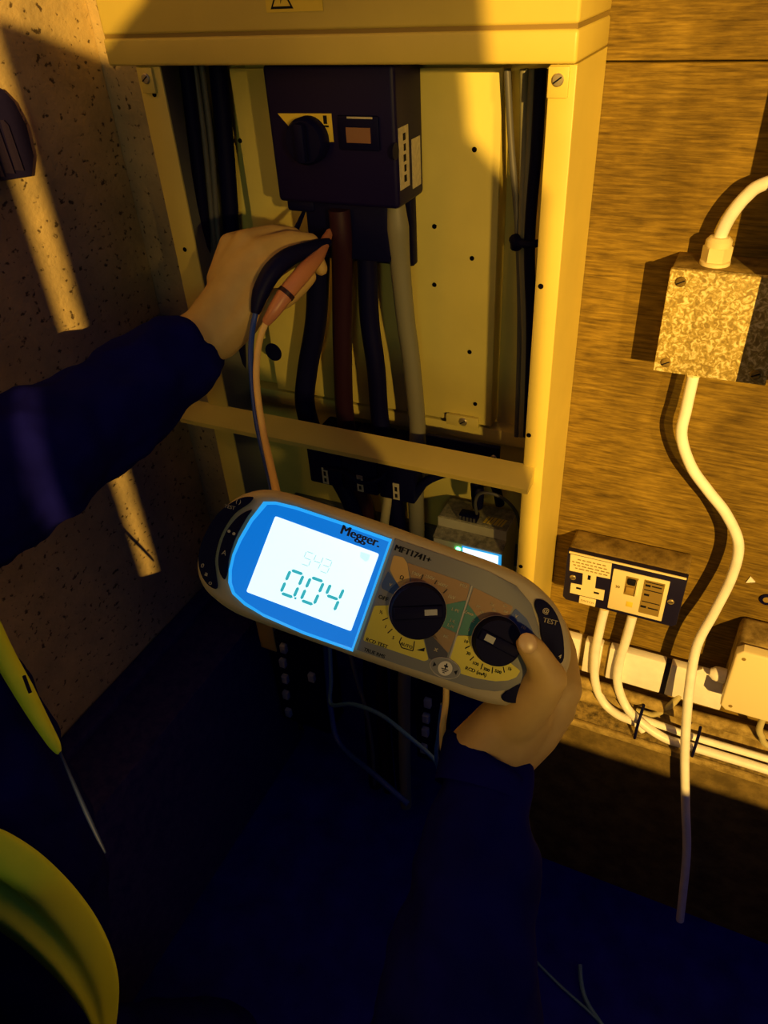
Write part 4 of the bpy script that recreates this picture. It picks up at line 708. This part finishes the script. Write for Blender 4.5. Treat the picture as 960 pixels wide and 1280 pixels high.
# cuff of the right sleeve, pointed at the front
cb = B(); axc = (V((-0.0945,-0.5271,0.909)) - V((-0.0899,-0.5742,0.8883))).normalized(); cc = V((-0.097,-0.522,0.9116)); e1 = (rt - axc*rt.dot(axc)).normalized(); e2 = axc.cross(e1); R_ = []
for rr, hh in ((0.031, -0.02), (0.0325, 0.0), (0.0315, 0.006), (0.029, 0.006), (0.029, -0.018)):
    R_.append([cb.verts.new(cc + axc*(hh - (0.012*math.exp(-((k-1.5)/3.0)**2)) + 0.012*math.cos((k-14)*2*math.pi/32)*(1 if hh > -0.01 else 0)) + (e1*math.cos(2*math.pi*k/32)*1.12 + e2*math.sin(2*math.pi*k/32)*0.95)*rr) for k in range(32)])
for A, C_ in zip(R_, R_[1:]):
    for k in range(32): cb.faces.new((A[k], A[(k+1) % 32], C_[(k+1) % 32], C_[k]))
obj('cuff', cb, M_jacket, person, smooth=180)
tcaps = []
for h, k, f_ in (((-0.60, -0.89, 0.52), (-0.47, -0.60, 0.10), (-0.62, -0.97, 0.07)), ((-0.46, -0.98, 0.52), (-0.24, -0.74, 0.10), (-0.40, -1.10, 0.07))):
    tcaps += chain([(h, 0.105), (k, 0.072), (f_, 0.052)])
tcaps += [((-0.60, -0.89, 0.54), 0.10, (-0.46, -0.98, 0.54), 0.10)]
tb_ = fuse(tcaps, 0.008, 5); wrinkle(tb_, 0.008, 16)
for v in tb_.verts: v.co.z = max(v.co.z, 0.004)
obj('trousers', tb_, M_trouser, person, smooth=180)
for f_ in ((-0.62, -0.99, 0.05), (-0.40, -1.12, 0.05)): obj('boot', fuse([((f_[0], f_[1], 0.05), 0.048, (f_[0]-0.10, f_[1]-0.16, 0.06), 0.045)], 0.008, 3), M_black, person, smooth=180)
# hi-vis vest: edge strip on the chest and the folded front panel
vest = obj('vest', tubem([(-0.50, -0.76, 1.105), (-0.505, -0.70, 1.09), (-0.5556,-0.565,1.0122), (-0.5139,-0.5859,0.9837), (-0.4839,-0.6025,0.9543), (-0.4583,-0.6142,0.9334), (-0.4377,-0.6238,0.9183), (-0.4205,-0.6312,0.9054), (-0.4154,-0.6339,0.8991)], [0.004, 0.007, 0.008, 0.009, 0.0086, 0.008, 0.0064, 0.0046, 0.0015], 12, 6), M_hivis, person, smooth=180)
obj('vest_tie', tubem([(-0.4509,-0.6126,0.9531), (-0.4451,-0.6165,0.9494), (-0.4415,-0.619,0.9442)], 0.0014, 8, 4), M_rubber, vest)
obj('lanyard', tubem([(-0.4177,-0.6315,0.9033), (-0.3991,-0.6427,0.8851), (-0.3798,-0.6542,0.8686), (-0.3663,-0.6619,0.8554), (-0.358,-0.6663,0.8451)], [0.001, 0.0016, 0.0019, 0.0016, 0.0009], 8, 5), M_bluecord, person, smooth=180)
UP = [(-0.5859,-0.7634,0.9077), (-0.4497,-0.709,0.8976), (-0.4273,-0.7013,0.893), (-0.4114,-0.6963,0.8859), (-0.3867,-0.6937,0.8655), (-0.3618,-0.6957,0.8324), (-0.3358,-0.7057,0.8094), (-0.3216,-0.7193,0.7794), (-0.3174,-0.7374,0.7503), (-0.319,-0.758,0.7168)]
LO = [(-0.5771,-0.787,0.874), (-0.4535,-0.7395,0.8267), (-0.4238,-0.7385,0.8193), (-0.4048,-0.7384,0.815), (-0.3824,-0.7394,0.8074), (-0.3606,-0.7418,0.796), (-0.3427,-0.7449,0.7839), (-0.3294,-0.7483,0.7691), (-0.3199,-0.7537,0.7519), (-0.3158,-0.7653,0.7256)]
U2 = catmull(UP, 6); L2 = catmull(LO, 6); rows = 22; gb = B(); G = []
for j in range(rows):
    t = j/(rows-1); row = []
    for i in range(len(U2)):
        s = max(0.0, (i-6)/(len(U2)-7))
        p = U2[i].lerp(L2[i], t)
        d = 0.014*math.sin(math.pi*t)**0.8
        valley = math.exp(-((t-(0.46+0.10*math.sin(3*s)))/0.13)**2)*(0.55+0.45*math.sin(5*s+0.4))
        ridge = math.exp(-((t-0.72)/0.12)**2)
        d += -0.014*valley + 0.004*ridge
        row.append(gb.verts.new(p + nw*d))
    G.append(row)
for j in range(rows-1):
    for i in range(len(U2)-1): gb.faces.new((G[j][i], G[j][i+1], G[j+1][i+1], G[j+1][i]))
bmesh.ops.recalc_face_normals(gb, faces=gb.faces[:]); bmesh.ops.solidify(gb, geom=gb.faces[:], thickness=0.0025)
obj('vest_panel', gb, M_hivis, person, smooth=180)
